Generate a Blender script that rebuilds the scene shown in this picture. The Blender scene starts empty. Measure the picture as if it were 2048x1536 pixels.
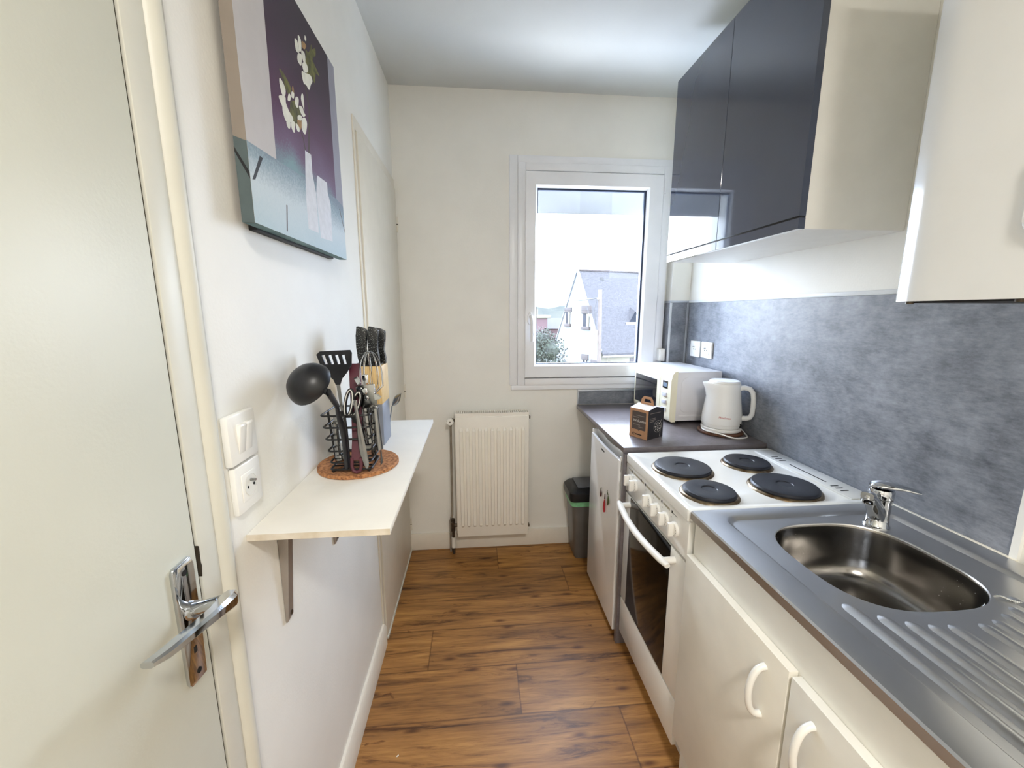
import bpy, bmesh, math, random
from mathutils import Vector, Matrix, Euler
random.seed(7)
PI = math.pi
SC = bpy.context.scene
COL = SC.collection

# ------------------------------------------------------------------ camera
cam_d = bpy.data.cameras.new('camera'); cam = bpy.data.objects.new('camera', cam_d); COL.objects.link(cam)
cam_d.sensor_width = 36.0; cam_d.sensor_fit = 'HORIZONTAL'; cam_d.lens = 812.94 / 2048 * 36.0
cam_d.clip_start = 0.02; cam_d.clip_end = 1000
cam.location = (0, 0, 1.42)
cam.rotation_euler = (math.radians(90 - 10.01), 0, math.radians(-5.017))
SC.camera = cam
# ------------------------------------------------------------------ exposure
SC.view_settings.view_transform = 'Standard'; SC.view_settings.look = 'None'
SC.view_settings.gamma = 1.0; SC.view_settings.use_curve_mapping = False
SC.view_settings.exposure = 0.97
# ------------------------------------------------------------------ sky
W = bpy.data.worlds.new('sky'); SC.world = W; W.use_nodes = True
wn, wl = W.node_tree.nodes, W.node_tree.links
wn.clear()
wo = wn.new('ShaderNodeOutputWorld'); wb = wn.new('ShaderNodeBackground')
wt = wn.new('ShaderNodeTexCoord'); wz = wn.new('ShaderNodeTexNoise'); wr = wn.new('ShaderNodeValToRGB')
wz.inputs['Scale'].default_value = 2.6; wz.inputs['Detail'].default_value = 6
wr.color_ramp.elements[0].position = .40; wr.color_ramp.elements[0].color = (.58, .72, 1.0, 1)
wr.color_ramp.elements[1].position = .62; wr.color_ramp.elements[1].color = (.94, .96, 1.0, 1)
wl.new(wt.outputs['Generated'], wz.inputs['Vector']); wl.new(wz.outputs['Fac'], wr.inputs['Fac'])
wl.new(wr.outputs['Color'], wb.inputs['Color']); wb.inputs['Strength'].default_value = 15.0
wl.new(wb.outputs['Background'], wo.inputs['Surface'])
# daylight portal in the window opening (only guides the sampling of the sky)
pl = bpy.data.lights.new('window_portal', 'AREA'); pl.shape = 'RECTANGLE'; pl.size = .80; pl.size_y = 1.14
po = bpy.data.objects.new('window_portal', pl); COL.objects.link(po)
po.location = (.645, 2.60, 1.60); po.rotation_euler = (math.radians(90), 0, math.radians(180))
po.rotation_euler = (math.radians(-90), 0, 0)
pl.cycles.is_portal = True
SC.cycles.max_bounces = 12; SC.cycles.diffuse_bounces = 7; SC.cycles.transparent_max_bounces = 12
SC.cycles.use_denoising = True
SC.cycles.sample_clamp_indirect = 6.0

# ------------------------------------------------------------------ materials
def lin(c):
    out = []
    for v in c:
        v = v / 255.0
        out.append(v / 12.92 if v <= .04045 else ((v + .055) / 1.055) ** 2.4)
    return (*out, 1.0)
def nmat(name):
    m = bpy.data.materials.new(name); m.use_nodes = True
    nt = m.node_tree; b = nt.nodes['Principled BSDF']
    return m, nt, b
def mat(name, c, rough=.5, metal=0.0, var=.04, scale=14, bump=0.0, bscale=120, coat=0.0, c2=None, stretch=None, spec=.5, lo=.35, hi=.65):
    """principled surface whose colour wanders a little with a noise texture"""
    m, nt, b = nmat(name); N, L = nt.nodes, nt.links
    tc = N.new('ShaderNodeTexCoord'); mp = N.new('ShaderNodeMapping')
    L.new(tc.outputs['Object'], mp.inputs['Vector'])
    if stretch: mp.inputs['Scale'].default_value = stretch
    nz = N.new('ShaderNodeTexNoise'); nz.inputs['Scale'].default_value = scale; nz.inputs['Detail'].default_value = 5
    L.new(mp.outputs['Vector'], nz.inputs['Vector'])
    r = N.new('ShaderNodeValToRGB'); L.new(nz.outputs['Fac'], r.inputs['Fac'])
    a = lin(c)
    d = lin(c2) if c2 else tuple(min(1, v * (1 - var * 2)) for v in a[:3]) + (1,)
    r.color_ramp.elements[0].position = lo; r.color_ramp.elements[1].position = hi
    r.color_ramp.elements[0].color = d; r.color_ramp.elements[1].color = a
    L.new(r.outputs['Color'], b.inputs['Base Color'])
    b.inputs['Roughness'].default_value = rough; b.inputs['Metallic'].default_value = metal
    b.inputs['Coat Weight'].default_value = coat; b.inputs['Coat Roughness'].default_value = .04
    b.inputs['Specular IOR Level'].default_value = spec
    if bump:
        n2 = N.new('ShaderNodeTexNoise'); n2.inputs['Scale'].default_value = bscale; n2.inputs['Detail'].default_value = 3
        L.new(mp.outputs['Vector'], n2.inputs['Vector'])
        bp = N.new('ShaderNodeBump'); bp.inputs['Strength'].default_value = bump; bp.inputs['Distance'].default_value = .002
        L.new(n2.outputs['Fac'], bp.inputs['Height']); L.new(bp.outputs['Normal'], b.inputs['Normal'])
    return m
M = {}
M['wall'] = mat('wall_paint', (239, 238, 232), .55, var=.02, scale=5, bump=.18, bscale=160)
M['ceil'] = mat('ceiling_paint', (206, 208, 206), .8, var=.015, scale=4, bump=.1, bscale=200)
M['door'] = mat('door_gloss_paint', (212, 212, 198), .42, var=.02, scale=6, bump=.10, bscale=190)
M['trim'] = mat('trim_gloss_paint', (214, 213, 202), .42, var=.03, scale=9, bump=.10, bscale=90)
M['skirt'] = mat('skirting_white', (232, 226, 214), .35, var=.02)
M['gap'] = mat('joint_shadow', (58, 50, 36), .9, var=.2, scale=40)
M['pvc'] = mat('window_pvc', (238, 240, 244), .28, var=.01)
M['rubber'] = mat('window_gasket', (40, 56, 84), .5, var=.1)
M['shutter'] = mat('roller_shutter_slat', (160, 161, 162), .45, var=.03)
M['white'] = mat('white_enamel', (238, 238, 238), .18, var=.01, coat=.4)
M['cookerwhite'] = mat('cooker_enamel', (236, 236, 232), .16, var=.015, coat=.5)
M['cream'] = mat('cream_laminate', (237, 234, 224), .38, var=.02)
M['carcass'] = mat('upper_carcass_laminate', (234, 232, 224), .42, var=.02)
M['whitelam'] = mat('white_laminate', (234, 233, 228), .35, var=.02)
M['plastic'] = mat('white_plastic', (240, 239, 234), .25, var=.01)
M['plasticgrey'] = mat('white_plastic_shaded', (226, 225, 218), .3, var=.02)
M['black'] = mat('black_plastic', (24, 25, 30), .38, var=.15, scale=60)
M['blackwire'] = mat('black_wire', (16, 16, 18), .35, var=.2)
M['darkhole'] = mat('dark_hole', (14, 13, 13), .8, var=.2)
M['chrome'] = mat('polished_chrome', (205, 208, 212), .07, 1.0, var=.03)
M['steeltool'] = mat('tool_steel', (150, 150, 148), .2, 1.0, var=.06, scale=40)
M['alu'] = mat('aluminium_trim', (190, 196, 204), .35, .6, var=.04)
M['cutalu'] = mat('white_alu_trim', (220, 224, 228), .35, .1, var=.03)
M['radiator'] = mat('radiator_enamel', (240, 236, 226), .35, var=.015)
M['pipe'] = mat('pipe_painted', (150, 140, 126), .5, var=.12)
M['brass'] = mat('dull_brass', (92, 82, 70), .4, .7, var=.2, scale=60)
M['cork'] = mat('cork', (186, 130, 84), .85, c2=(112, 68, 38), scale=140, bump=.5, bscale=160, lo=.3, hi=.6)
M['bracket'] = mat('bracket_grey', (168, 160, 152), .3, .5, var=.06)
M['shelf'] = mat('shelf_melamine', (236, 233, 225), .4, var=.025, scale=10)
M['shelfedge'] = mat('shelf_worn_edge', (222, 214, 200), .5, c2=(190, 176, 150), scale=24, lo=.2, hi=.6)
M['maroon'] = mat('maroon_plastic', (84, 30, 44), .38, var=.08)
M['beech'] = mat('beech_wood', (226, 196, 140), .5, c2=(206, 170, 112), scale=9, stretch=(30, 30, 2))
M['greyplastic'] = mat('grey_plastic', (128, 134, 146), .4, var=.04)
M['speck'] = mat('speckled_handle', (20, 21, 23), .32, c2=(150, 154, 150), scale=330, lo=.36, hi=.42)
M['binbody'] = mat('bin_silver_plastic', (118, 116, 114), .38, .35, var=.05)
M['binlid'] = mat('bin_black_plastic', (26, 28, 32), .35, var=.1)
M['binflap'] = mat('bin_grey_flap', (92, 96, 104), .35, var=.05)
M['liner'] = mat('green_liner', (132, 200, 150), .4, var=.12, scale=30)
M['chilli'] = mat('red_enamel', (170, 40, 50), .3, var=.15, scale=200)
M['darkchilli'] = mat('dark_red_enamel', (66, 24, 30), .3, var=.2, scale=200)
M['greenchilli'] = mat('green_enamel', (70, 84, 46), .3, var=.2, scale=200)
M['kraft'] = mat('kraft_card', (182, 138, 104), .8, var=.05, scale=50)
M['kraftdark'] = mat('printed_brown_card', (84, 74, 70), .75, var=.05)
M['cardblack'] = mat('printed_black_card', (38, 37, 42), .7, var=.05)
M['cardwhite'] = mat('white_card', (236, 234, 236), .6, var=.01)
M['inkpale'] = mat('pale_ink', (196, 190, 184), .7, var=.02)
M['inkfaint'] = mat('faint_ink', (128, 118, 112), .7, var=.04)
M['inkblack'] = mat('black_ink', (34, 32, 32), .7, var=.05)
M['inkred'] = mat('red_ink', (186, 30, 40), .5, var=.05)
M['mwcream'] = mat('microwave_cream', (238, 234, 210), .28, var=.01, coat=.2)
M['mwside'] = mat('microwave_grey_white', (222, 222, 226), .35, var=.01)
M['mwglass'] = mat('microwave_door_glass', (22, 26, 36), .06, var=.1, coat=.6)
M['mwbutton'] = mat('microwave_button', (206, 208, 220), .3, var=.02)
M['lcd'] = mat('lcd_panel', (120, 140, 160), .2, var=.04)
M['kettle'] = mat('kettle_plastic', (236, 236, 234), .22, var=.01, coat=.2)
M['darkwood'] = mat('dark_wood', (112, 76, 56), .5, c2=(70, 44, 30), scale=8, stretch=(3, 30, 30))
M['hotplate'] = mat('cast_iron_plate', (36, 38, 46), .42, .3, var=.1, scale=40)
M['burnt'] = mat('burnt_rim', (150, 136, 112), .3, .8, c2=(92, 72, 48), scale=30)
M['ovenglass'] = mat('oven_glass', (13, 10, 9), .10, var=.15, spec=.3)
M['darkgap'] = mat('dark_rubber_seal', (32, 32, 34), .7, var=.1)
M['goldline'] = mat('panel_grey_band', (164, 158, 138), .5, var=.03)
M['blue'] = mat('blue_grey_gloss_lacquer', (66, 73, 90), .05, var=.03, scale=3, coat=.5)
M['bluedark'] = mat('blue_grey_edge', (36, 40, 50), .2, var=.06)
M['boiler'] = mat('boiler_white_enamel', (228, 228, 224), .14, var=.01, coat=.3)
M['boilerpanel'] = mat('boiler_control_cover', (186, 170, 160), .3, var=.03)
M['brownpaint'] = mat('cream_paint', (230, 225, 212), .4, var=.02)
M['silicone'] = mat('white_silicone', (226, 222, 208), .4, var=.03)
M['paper'] = mat('paper_scrap', (240, 238, 230), .7, var=.02)
# outdoors
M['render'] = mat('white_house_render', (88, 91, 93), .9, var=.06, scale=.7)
M['slate'] = mat('slate_roof', (42, 41, 45), .85, c2=(22, 21, 24), scale=9, bump=.6, bscale=9, lo=.35, hi=.68)
M['granite'] = mat('granite_lintel', (47, 41, 40), .9, var=.1, scale=4)
M['houseglass'] = mat('house_window_glass', (26, 30, 38), .7, var=.2, scale=2, spec=.1)
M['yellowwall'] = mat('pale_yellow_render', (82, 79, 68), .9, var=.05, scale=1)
M['polewood'] = mat('weathered_pole', (70, 63, 58), .9, var=.1, scale=3)
M['leaf'] = mat('leaf_green', (24, 36, 22), .8, c2=(8, 17, 13), scale=1.6)
M['bark'] = mat('bark', (66, 52, 40), .9, var=.2)
M['pink'] = mat('pink_render', (64, 46, 50), .9, var=.05, scale=1)
M['hillgreen'] = mat('hill_scrub', (46, 48, 42), .95, c2=(30, 35, 33), scale=.06)
M['street'] = mat('street_ground', (56, 55, 53), .95, var=.1, scale=.4)

def mat_glass():
    m, nt, b = nmat('window_glass'); N, L = nt.nodes, nt.links
    N.remove(b); o = N['Material Output']
    t = N.new('ShaderNodeBsdfTransparent'); g = N.new('ShaderNodeBsdfGlossy'); g.inputs['Roughness'].default_value = .02
    nz = N.new('ShaderNodeTexNoise'); nz.inputs['Scale'].default_value = 2.0
    mr = N.new('ShaderNodeMapRange'); mr.inputs['To Min'].default_value = .035; mr.inputs['To Max'].default_value = .055
    L.new(nz.outputs['Fac'], mr.inputs['Value'])
    t.inputs['Color'].default_value = (.95, .97, .98, 1)
    mx = N.new('ShaderNodeMixShader'); L.new(mr.outputs['Result'], mx.inputs['Fac'])
    L.new(t.outputs[0], mx.inputs[1]); L.new(g.outputs[0], mx.inputs[2]); L.new(mx.outputs[0], o.inputs['Surface'])
    return m
M['glass'] = mat_glass()

def mat_floor():
    m, nt, b = nmat('oak_plank_vinyl'); N, L = nt.nodes, nt.links
    tc = N.new('ShaderNodeTexCoord'); sp = N.new('ShaderNodeSeparateXYZ'); L.new(tc.outputs['Object'], sp.inputs[0])
    def mth(op, a, c=None):
        n = N.new('ShaderNodeMath'); n.operation = op
        for i, v in enumerate((a, c)):
            if v is None: continue
            if isinstance(v, (int, float)): n.inputs[i].default_value = v
            else: L.new(v, n.inputs[i])
        return n.outputs[0]
    v = mth('DIVIDE', mth('SUBTRACT', sp.outputs['Y'], 1.012), .211)
    row = mth('FLOOR', v); fv = mth('FRACT', v)
    u = mth('DIVIDE', mth('ADD', mth('SUBTRACT', sp.outputs['X'], .50), mth('MULTIPLY', row, .357)), 1.39)
    pk = mth('FLOOR', u); fu = mth('FRACT', u)
    cb = N.new('ShaderNodeCombineXYZ'); L.new(row, cb.inputs[0]); L.new(pk, cb.inputs[1])
    wn_ = N.new('ShaderNodeTexWhiteNoise'); L.new(cb.outputs[0], wn_.inputs['Vector'])
    off = N.new('ShaderNodeVectorMath'); off.operation = 'SCALE'; L.new(wn_.outputs['Color'], off.inputs[0]); off.inputs['Scale'].default_value = 13
    ad = N.new('ShaderNodeVectorMath'); L.new(tc.outputs['Object'], ad.inputs[0]); L.new(off.outputs[0], ad.inputs[1])
    def noise(sc, det, dist=0.0, rough=.6):
        mp = N.new('ShaderNodeMapping'); mp.inputs['Scale'].default_value = sc; L.new(ad.outputs[0], mp.inputs['Vector'])
        n = N.new('ShaderNodeTexNoise'); n.inputs['Scale'].default_value = 1; n.inputs['Detail'].default_value = det
        n.inputs['Distortion'].default_value = dist; n.inputs['Roughness'].default_value = rough
        L.new(mp.outputs[0], n.inputs['Vector']); return n.outputs['Fac']
    broad = noise((1.5, 11, 1), 4, .8); fine = noise((7, 130, 1), 5, .3); streak = noise((1.9, 22, 1), 7, 1.1, .72); blot = noise((9, 22, 1), 5, .6)
    r1 = N.new('ShaderNodeValToRGB'); e = r1.color_ramp.elements
    e[0].position = .32; e[0].color = lin((104, 70, 38)); e[1].position = .68; e[1].color = lin((202, 152, 84))
    x = e.new(.5); x.color = lin((162, 114, 60))
    mixv = mth('ADD', mth('MULTIPLY', broad, .5), mth('MULTIPLY', streak, .5))
    shift = mth('MULTIPLY', mth('SUBTRACT', wn_.outputs['Value'], .5), .13)
    L.new(mth('ADD', mixv, shift), r1.inputs['Fac'])
    def mul(col, fac, ramp):
        r = N.new('ShaderNodeValToRGB'); L.new(fac, r.inputs['Fac']); ee = r.color_ramp.elements
        ee[0].position, ee[1].position = ramp[0], ramp[1]; ee[0].color = ramp[2]; ee[1].color = (1, 1, 1, 1)
        mx = N.new('ShaderNodeMix'); mx.data_type = 'RGBA'; mx.blend_type = 'MULTIPLY'; mx.inputs['Factor'].default_value = 1
        L.new(col, mx.inputs['A']); L.new(r.outputs['Color'], mx.inputs['B']); return mx.outputs['Result']
    c = mul(r1.outputs['Color'], fine, (.30, .55, (.70, .66, .60, 1)))
    c = mul(c, streak, (.33, .46, (.40, .31, .24, 1)))
    c = mul(c, blot, (.28, .36, (.40, .30, .24, 1)))
    mpk = N.new('ShaderNodeMapping'); mpk.inputs['Scale'].default_value = (2.6, 8.0, 1); L.new(ad.outputs[0], mpk.inputs['Vector'])
    vor = N.new('ShaderNodeTexVoronoi'); vor.inputs['Scale'].default_value = 1.0; vor.voronoi_dimensions = '2D'; L.new(mpk.outputs[0], vor.inputs['Vector'])
    c = mul(c, vor.outputs['Distance'], (.02, .10, (.34, .25, .18, 1)))
    seam = mth('MINIMUM', mth('MULTIPLY', mth('MINIMUM', fv, mth('SUBTRACT', 1.0, fv)), .211), mth('MULTIPLY', mth('MINIMUM', fu, mth('SUBTRACT', 1.0, fu)), 1.39))
    c = mul(c, seam, (.0004, .0016, (.42, .36, .30, 1)))
    L.new(c, b.inputs['Base Color']); b.inputs['Roughness'].default_value = .42
    bp = N.new('ShaderNodeBump'); bp.inputs['Strength'].default_value = .15; bp.inputs['Distance'].default_value = .001
    L.new(fine, bp.inputs['Height']); L.new(bp.outputs[0], b.inputs['Normal'])
    return m
M['floor'] = mat_floor()

def mat_concrete(name, dark, light, rough, warm=None):
    m, nt, b = nmat(name); N, L = nt.nodes, nt.links
    tc = N.new('ShaderNodeTexCoord')
    def noise(sc, det, rg=.6):
        mp = N.new('ShaderNodeMapping'); mp.inputs['Scale'].default_value = sc; L.new(tc.outputs['Object'], mp.inputs['Vector'])
        n = N.new('ShaderNodeTexNoise'); n.inputs['Scale'].default_value = 1; n.inputs['Detail'].default_value = det; n.inputs['Roughness'].default_value = rg
        L.new(mp.outputs[0], n.inputs['Vector']); return n.outputs['Fac']
    a, c_, d = noise((6.5, 6.5, 7.5), 10, .72), noise((16, 16, 48), 7, .72), noise((60, 60, 190), 4)
    def mth(op, x, y):
        n = N.new('ShaderNodeMath'); n.operation = op
        for i, v in enumerate((x, y)):
            if isinstance(v, (int, float)): n.inputs[i].default_value = v
            else: L.new(v, n.inputs[i])
        return n.outputs[0]
    f = mth('ADD', mth('ADD', mth('MULTIPLY', a, .58), mth('MULTIPLY', c_, .24)), mth('MULTIPLY', d, .18))
    r = N.new('ShaderNodeValToRGB'); L.new(f, r.inputs['Fac']); e = r.color_ramp.elements
    e[0].position = .36; e[0].color = lin(dark); e[1].position = .64; e[1].color = lin(light)
    L.new(r.outputs['Color'], b.inputs['Base Color']); b.inputs['Roughness'].default_value = rough
    return m
M['backsplash'] = mat_concrete('concrete_laminate_wall', (84, 88, 97), (154, 158, 167), .38)
M['worktop'] = mat_concrete('concrete_laminate_top', (92, 86, 88), (124, 118, 122), .30)

def mat_steel(name, base, rlo, rhi):
    m, nt, b = nmat(name); N, L = nt.nodes, nt.links
    tc = N.new('ShaderNodeTexCoord'); mp = N.new('ShaderNodeMapping'); mp.inputs['Scale'].default_value = (240, 5, 40)
    L.new(tc.outputs['Object'], mp.inputs['Vector'])
    n = N.new('ShaderNodeTexNoise'); n.inputs['Scale'].default_value = 1; n.inputs['Detail'].default_value = 3; L.new(mp.outputs[0], n.inputs['Vector'])
    n2 = N.new('ShaderNodeTexNoise'); n2.inputs['Scale'].default_value = 7; n2.inputs['Detail'].default_value = 6; L.new(tc.outputs['Object'], n2.inputs['Vector'])
    mr = N.new('ShaderNodeMapRange'); mr.inputs['To Min'].default_value = rlo; mr.inputs['To Max'].default_value = rhi
    L.new(n2.outputs['Fac'], mr.inputs['Value']); L.new(mr.outputs[0], b.inputs['Roughness'])
    b.inputs['Base Color'].default_value = lin(base); b.inputs['Metallic'].default_value = 1
    bp = N.new('ShaderNodeBump'); bp.inputs['Strength'].default_value = .01; bp.inputs['Distance'].default_value = .0005
    L.new(n.outputs['Fac'], bp.inputs['Height'])
    return m
M['steel'] = mat_steel('brushed_stainless', (200, 199, 198), .285, .300)
M['bowlsteel'] = mat_steel('shaded_bowl_steel', (138, 135, 131), .200, .215)  # same steel, colour darkened to paint in the dark reflections inside the bowl

# printed canvas inks
M['c_wall'] = mat('canvas_pale_wall', (196, 192, 192), .6, var=.02, scale=30)
M['c_side'] = mat('canvas_taupe', (142, 132, 122), .65, var=.03, scale=30)
M['c_grey'] = mat('canvas_grey', (150, 150, 164), .6, var=.03, scale=30)
M['c_teal'] = mat('canvas_dark_teal', (84, 98, 100), .6, var=.06, scale=30)
M['c_black'] = mat('canvas_black', (28, 30, 34), .6, var=.1)
M['c_edge'] = mat('canvas_blue_green_edge', (108, 140, 142), .6, c2=(70, 104, 108), scale=9)
M['c_vase'] = mat('canvas_vase_white', (216, 218, 224), .6, var=.05, scale=60)
M['c_petal'] = mat('canvas_petal_white', (232, 232, 220), .6, var=.06, scale=40)
M['c_leaf'] = mat('canvas_olive', (116, 116, 58), .6, c2=(66, 66, 36), scale=50)
M['c_orange'] = mat('canvas_ochre', (176, 140, 92), .6, var=.15, scale=60)
M['c_stem'] = mat('canvas_stem', (76, 62, 60), .6, var=.1)
def mat_grad(name, stops, zlo, zhi, nscale, namt, spot=None):
    """printed picture area: the ink runs through the given colours from bottom to top, broken up by print grain"""
    m, nt, b = nmat(name); N, L = nt.nodes, nt.links
    tc = N.new('ShaderNodeTexCoord'); sp = N.new('ShaderNodeSeparateXYZ'); L.new(tc.outputs['Object'], sp.inputs[0])
    mr = N.new('ShaderNodeMapRange'); mr.inputs['From Min'].default_value = zlo; mr.inputs['From Max'].default_value = zhi
    L.new(sp.outputs['Z'], mr.inputs['Value'])
    n = N.new('ShaderNodeTexNoise'); n.inputs['Scale'].default_value = nscale; n.inputs['Detail'].default_value = 4; L.new(tc.outputs['Object'], n.inputs['Vector'])
    n3 = N.new('ShaderNodeTexNoise'); n3.inputs['Scale'].default_value = 6; L.new(tc.outputs['Object'], n3.inputs['Vector'])
    a = N.new('ShaderNodeMath'); a.operation = 'MULTIPLY_ADD'; L.new(n.outputs['Fac'], a.inputs[0]); a.inputs[1].default_value = namt; a.inputs[2].default_value = -namt * .5
    c = N.new('ShaderNodeMath'); L.new(mr.outputs[0], c.inputs[0]); L.new(a.outputs[0], c.inputs[1])
    d = N.new('ShaderNodeMath'); d.operation = 'MULTIPLY_ADD'; L.new(n3.outputs['Fac'], d.inputs[0]); d.inputs[1].default_value = .3; L.new(c.outputs[0], d.inputs[2])
    e2 = N.new('ShaderNodeMath'); e2.operation = 'SUBTRACT'; L.new(d.outputs[0], e2.inputs[0]); e2.inputs[1].default_value = .15
    r = N.new('ShaderNodeValToRGB'); L.new(e2.outputs[0], r.inputs['Fac']); e = r.color_ramp.elements
    while len(e) < len(stops): e.new(.5)
    for i, (p, col) in enumerate(stops): e[i].position = p; e[i].color = lin(col)
    L.new(r.outputs['Color'], b.inputs['Base Color']); b.inputs['Roughness'].default_value = .6
    return m

# ------------------------------------------------------------------ object helpers
INV = {}
def tag(o, label=None, cat=None, group=None, kind=None):
    if label: o['label'] = label
    if cat: o['category'] = cat
    if group: o['group'] = group
    if kind: o['kind'] = kind
    return o
def thing(name, label, cat, loc=(0, 0, 0), rz=0.0, group=None):
    o = bpy.data.objects.new(name, None); COL.objects.link(o); o.empty_display_size = .05
    o.location = loc; o.rotation_euler = (0, 0, rz)
    INV[o.name] = (Matrix.Translation(Vector(loc)) @ Matrix.Rotation(rz, 4, 'Z')).inverted()
    return tag(o, label, cat, group)
class MB:
    """collects shapes and links them as ONE mesh object"""
    def __init__(s): s.bm = bmesh.new(); s.mi = 0
    def _fin(s, faces):
        for f in faces: f.material_index = s.mi
    def slot(s, i): s.mi = i; return s
    def box(s, x0, x1, y0, y1, z0, z1, bev=0.0, seg=2, T=None):
        v = [s.bm.verts.new((x, y, z)) for x in (x0, x1) for y in (y0, y1) for z in (z0, z1)]
        q = [(0, 1, 3, 2), (4, 6, 7, 5), (0, 4, 5, 1), (2, 3, 7, 6), (0, 2, 6, 4), (1, 5, 7, 3)]
        fs = [s.bm.faces.new([v[i] for i in a]) for a in q]
        s._fin(fs)
        if bev > 0:
            ed = list({e for f in fs for e in f.edges})
            r = bmesh.ops.bevel(s.bm, geom=ed, offset=bev, segments=seg, profile=.5, affect='EDGES', clamp_overlap=True)
            s._fin(r['faces']); v = list({w for f in r['faces'] for w in f.verts} | {w for w in v if w.is_valid})
        if T is not None:
            for w in v:
                if w.is_valid: w.co = T @ w.co
        return s
    def loft(s, loops, cap0=True, cap1=True, closed=True):
        vl = [[s.bm.verts.new(p) for p in lp] for lp in loops]
        n = len(vl[0]); fs = []
        for a, b in zip(vl, vl[1:]):
            for i in range(n if closed else n - 1):
                j = (i + 1) % n
                fs.append(s.bm.faces.new((a[i], a[j], b[j], b[i])))
        if cap0 and n > 2: fs.append(s.bm.faces.new(list(reversed(vl[0]))))
        if cap1 and n > 2: fs.append(s.bm.faces.new(vl[-1]))
        s._fin(fs); return s
    def prism(s, poly, ax, a, b, bev=0.0, seg=2):
        """polygon in the plane across axis ax, extruded from a to b"""
        def P(p, t):
            q = [0, 0, 0]; o = [i for i in range(3) if i != ax]; q[ax] = t; q[o[0]], q[o[1]] = p; return q
        va = [s.bm.verts.new(P(p, a)) for p in poly]; vb = [s.bm.verts.new(P(p, b)) for p in poly]
        n = len(poly); fs = [s.bm.faces.new(list(reversed(va))), s.bm.faces.new(vb)]
        for i in range(n): fs.append(s.bm.faces.new((va[i], va[(i + 1) % n], vb[(i + 1) % n], vb[i])))
        s._fin(fs)
        if bev:
            ed = list({e for f in fs for e in f.edges})
            r = bmesh.ops.bevel(s.bm, geom=ed, offset=bev, segments=seg, profile=.5, affect='EDGES', clamp_overlap=True); s._fin(r['faces'])
        return s
    def tube(s, pts, r, seg=8, closed=False, cap=True, sy=1.0):
        pts = [Vector(p) for p in pts]; n = len(pts); loops = []
        rs = r if isinstance(r, (list, tuple)) else [r] * n
        up = None
        for i, p in enumerate(pts):
            a = pts[(i - 1) % n] if (closed or i > 0) else p
            b = pts[(i + 1) % n] if (closed or i < n - 1) else p
            t = (b - a)
            if t.length < 1e-9: t = Vector((0, 0, 1))
            t.normalize()
            if up is None:
                up = Vector((0, 0, 1)) if abs(t.z) < .9 else Vector((1, 0, 0))
            u = (up - t * up.dot(t))
            if u.length < 1e-6: u = t.orthogonal()
            u.normalize(); w = t.cross(u); up = u
            loops.append([p + u * math.cos(2 * PI * k / seg) * rs[i] + w * math.sin(2 * PI * k / seg) * rs[i] * sy for k in range(seg)])
        if closed:
            loops.append(loops[0]); vl = [[s.bm.verts.new(q) for q in lp] for lp in loops[:-1]]; fs = []
            for i in range(n):
                a, b = vl[i], vl[(i + 1) % n]
                for k in range(seg): fs.append(s.bm.faces.new((a[k], a[(k + 1) % seg], b[(k + 1) % seg], b[k])))
            s._fin(fs)
        else: s.loft(loops, cap, cap)
        return s
    def cyl(s, p0, p1, r0, r1=None, seg=20): return s.tube([p0, p1], [r0, r0 if r1 is None else r1], seg)
    def lathe(s, prof, c=(0, 0, 0), seg=40, ax='z', sx=1.0, sy=1.0):
        loops = []
        for r, h in prof:
            lp = []
            for k in range(seg):
                a = 2 * PI * k / seg; u, v = r * math.cos(a) * sx, r * math.sin(a) * sy
                lp.append({'z': (c[0] + u, c[1] + v, c[2] + h), 'x': (c[0] + h, c[1] + u, c[2] + v), 'y': (c[0] + v, c[1] + h, c[2] + u)}[ax])
            loops.append(lp)
        s.loft(loops, prof[0][0] > 1e-5, prof[-1][0] > 1e-5); return s
    def ball(s, c, r, seg=12, sx=1, sy=1, sz=1):
        pr = [(max(1e-6, r * math.sin(PI * i / (seg // 2))), -r * math.cos(PI * i / (seg // 2)) * sz) for i in range(seg // 2 + 1)]
        pr[0] = (r * .02, pr[0][1]); pr[-1] = (r * .02, pr[-1][1])
        return s.lathe(pr, c, seg, 'z', sx, sy)
    def poly(s, pts):
        f = s.bm.faces.new([s.bm.verts.new(p) for p in pts]); f.material_index = s.mi; return s
    def text(s, txt, size, T, depth=.0, align='LEFT', bold=False):
        cu = bpy.data.curves.new('t', 'FONT'); cu.body = txt; cu.size = size; cu.extrude = depth; cu.align_x = align
        cu.offset = .012 * size if bold else 0
        ob = bpy.data.objects.new('t', cu); COL.objects.link(ob)
        dg = bpy.context.evaluated_depsgraph_get(); me = bpy.data.meshes.new_from_object(ob.evaluated_get(dg))
        n0 = len(s.bm.verts); f0 = len(s.bm.faces); s.bm.from_mesh(me); s.bm.verts.ensure_lookup_table(); s.bm.faces.ensure_lookup_table()
        for v in s.bm.verts[n0:]: v.co = T @ v.co
        for f in s.bm.faces[f0:]: f.material_index = s.mi
        bpy.data.objects.remove(ob); bpy.data.curves.remove(cu); bpy.data.meshes.remove(me); return s
    def build(s, name, mats, parent=None, local=False, smooth=True, angle=35, normals=True):
        bm = s.bm
        if normals: bmesh.ops.recalc_face_normals(bm, faces=bm.faces)
        if parent is not None and not local:
            inv = INV[parent.name]
            for v in bm.verts: v.co = inv @ v.co
        if smooth:
            lim = math.radians(angle)
            for f in bm.faces: f.smooth = True
            for e in bm.edges: e.smooth = (len(e.link_faces) == 2 and e.calc_face_angle(9) < lim)
        me = bpy.data.meshes.new(name); bm.to_mesh(me); bm.free()
        for m in (mats if isinstance(mats, (list, tuple)) else [mats]): me.materials.append(M[m] if isinstance(m, str) else m)
        o = bpy.data.objects.new(name, me); COL.objects.link(o)
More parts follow.
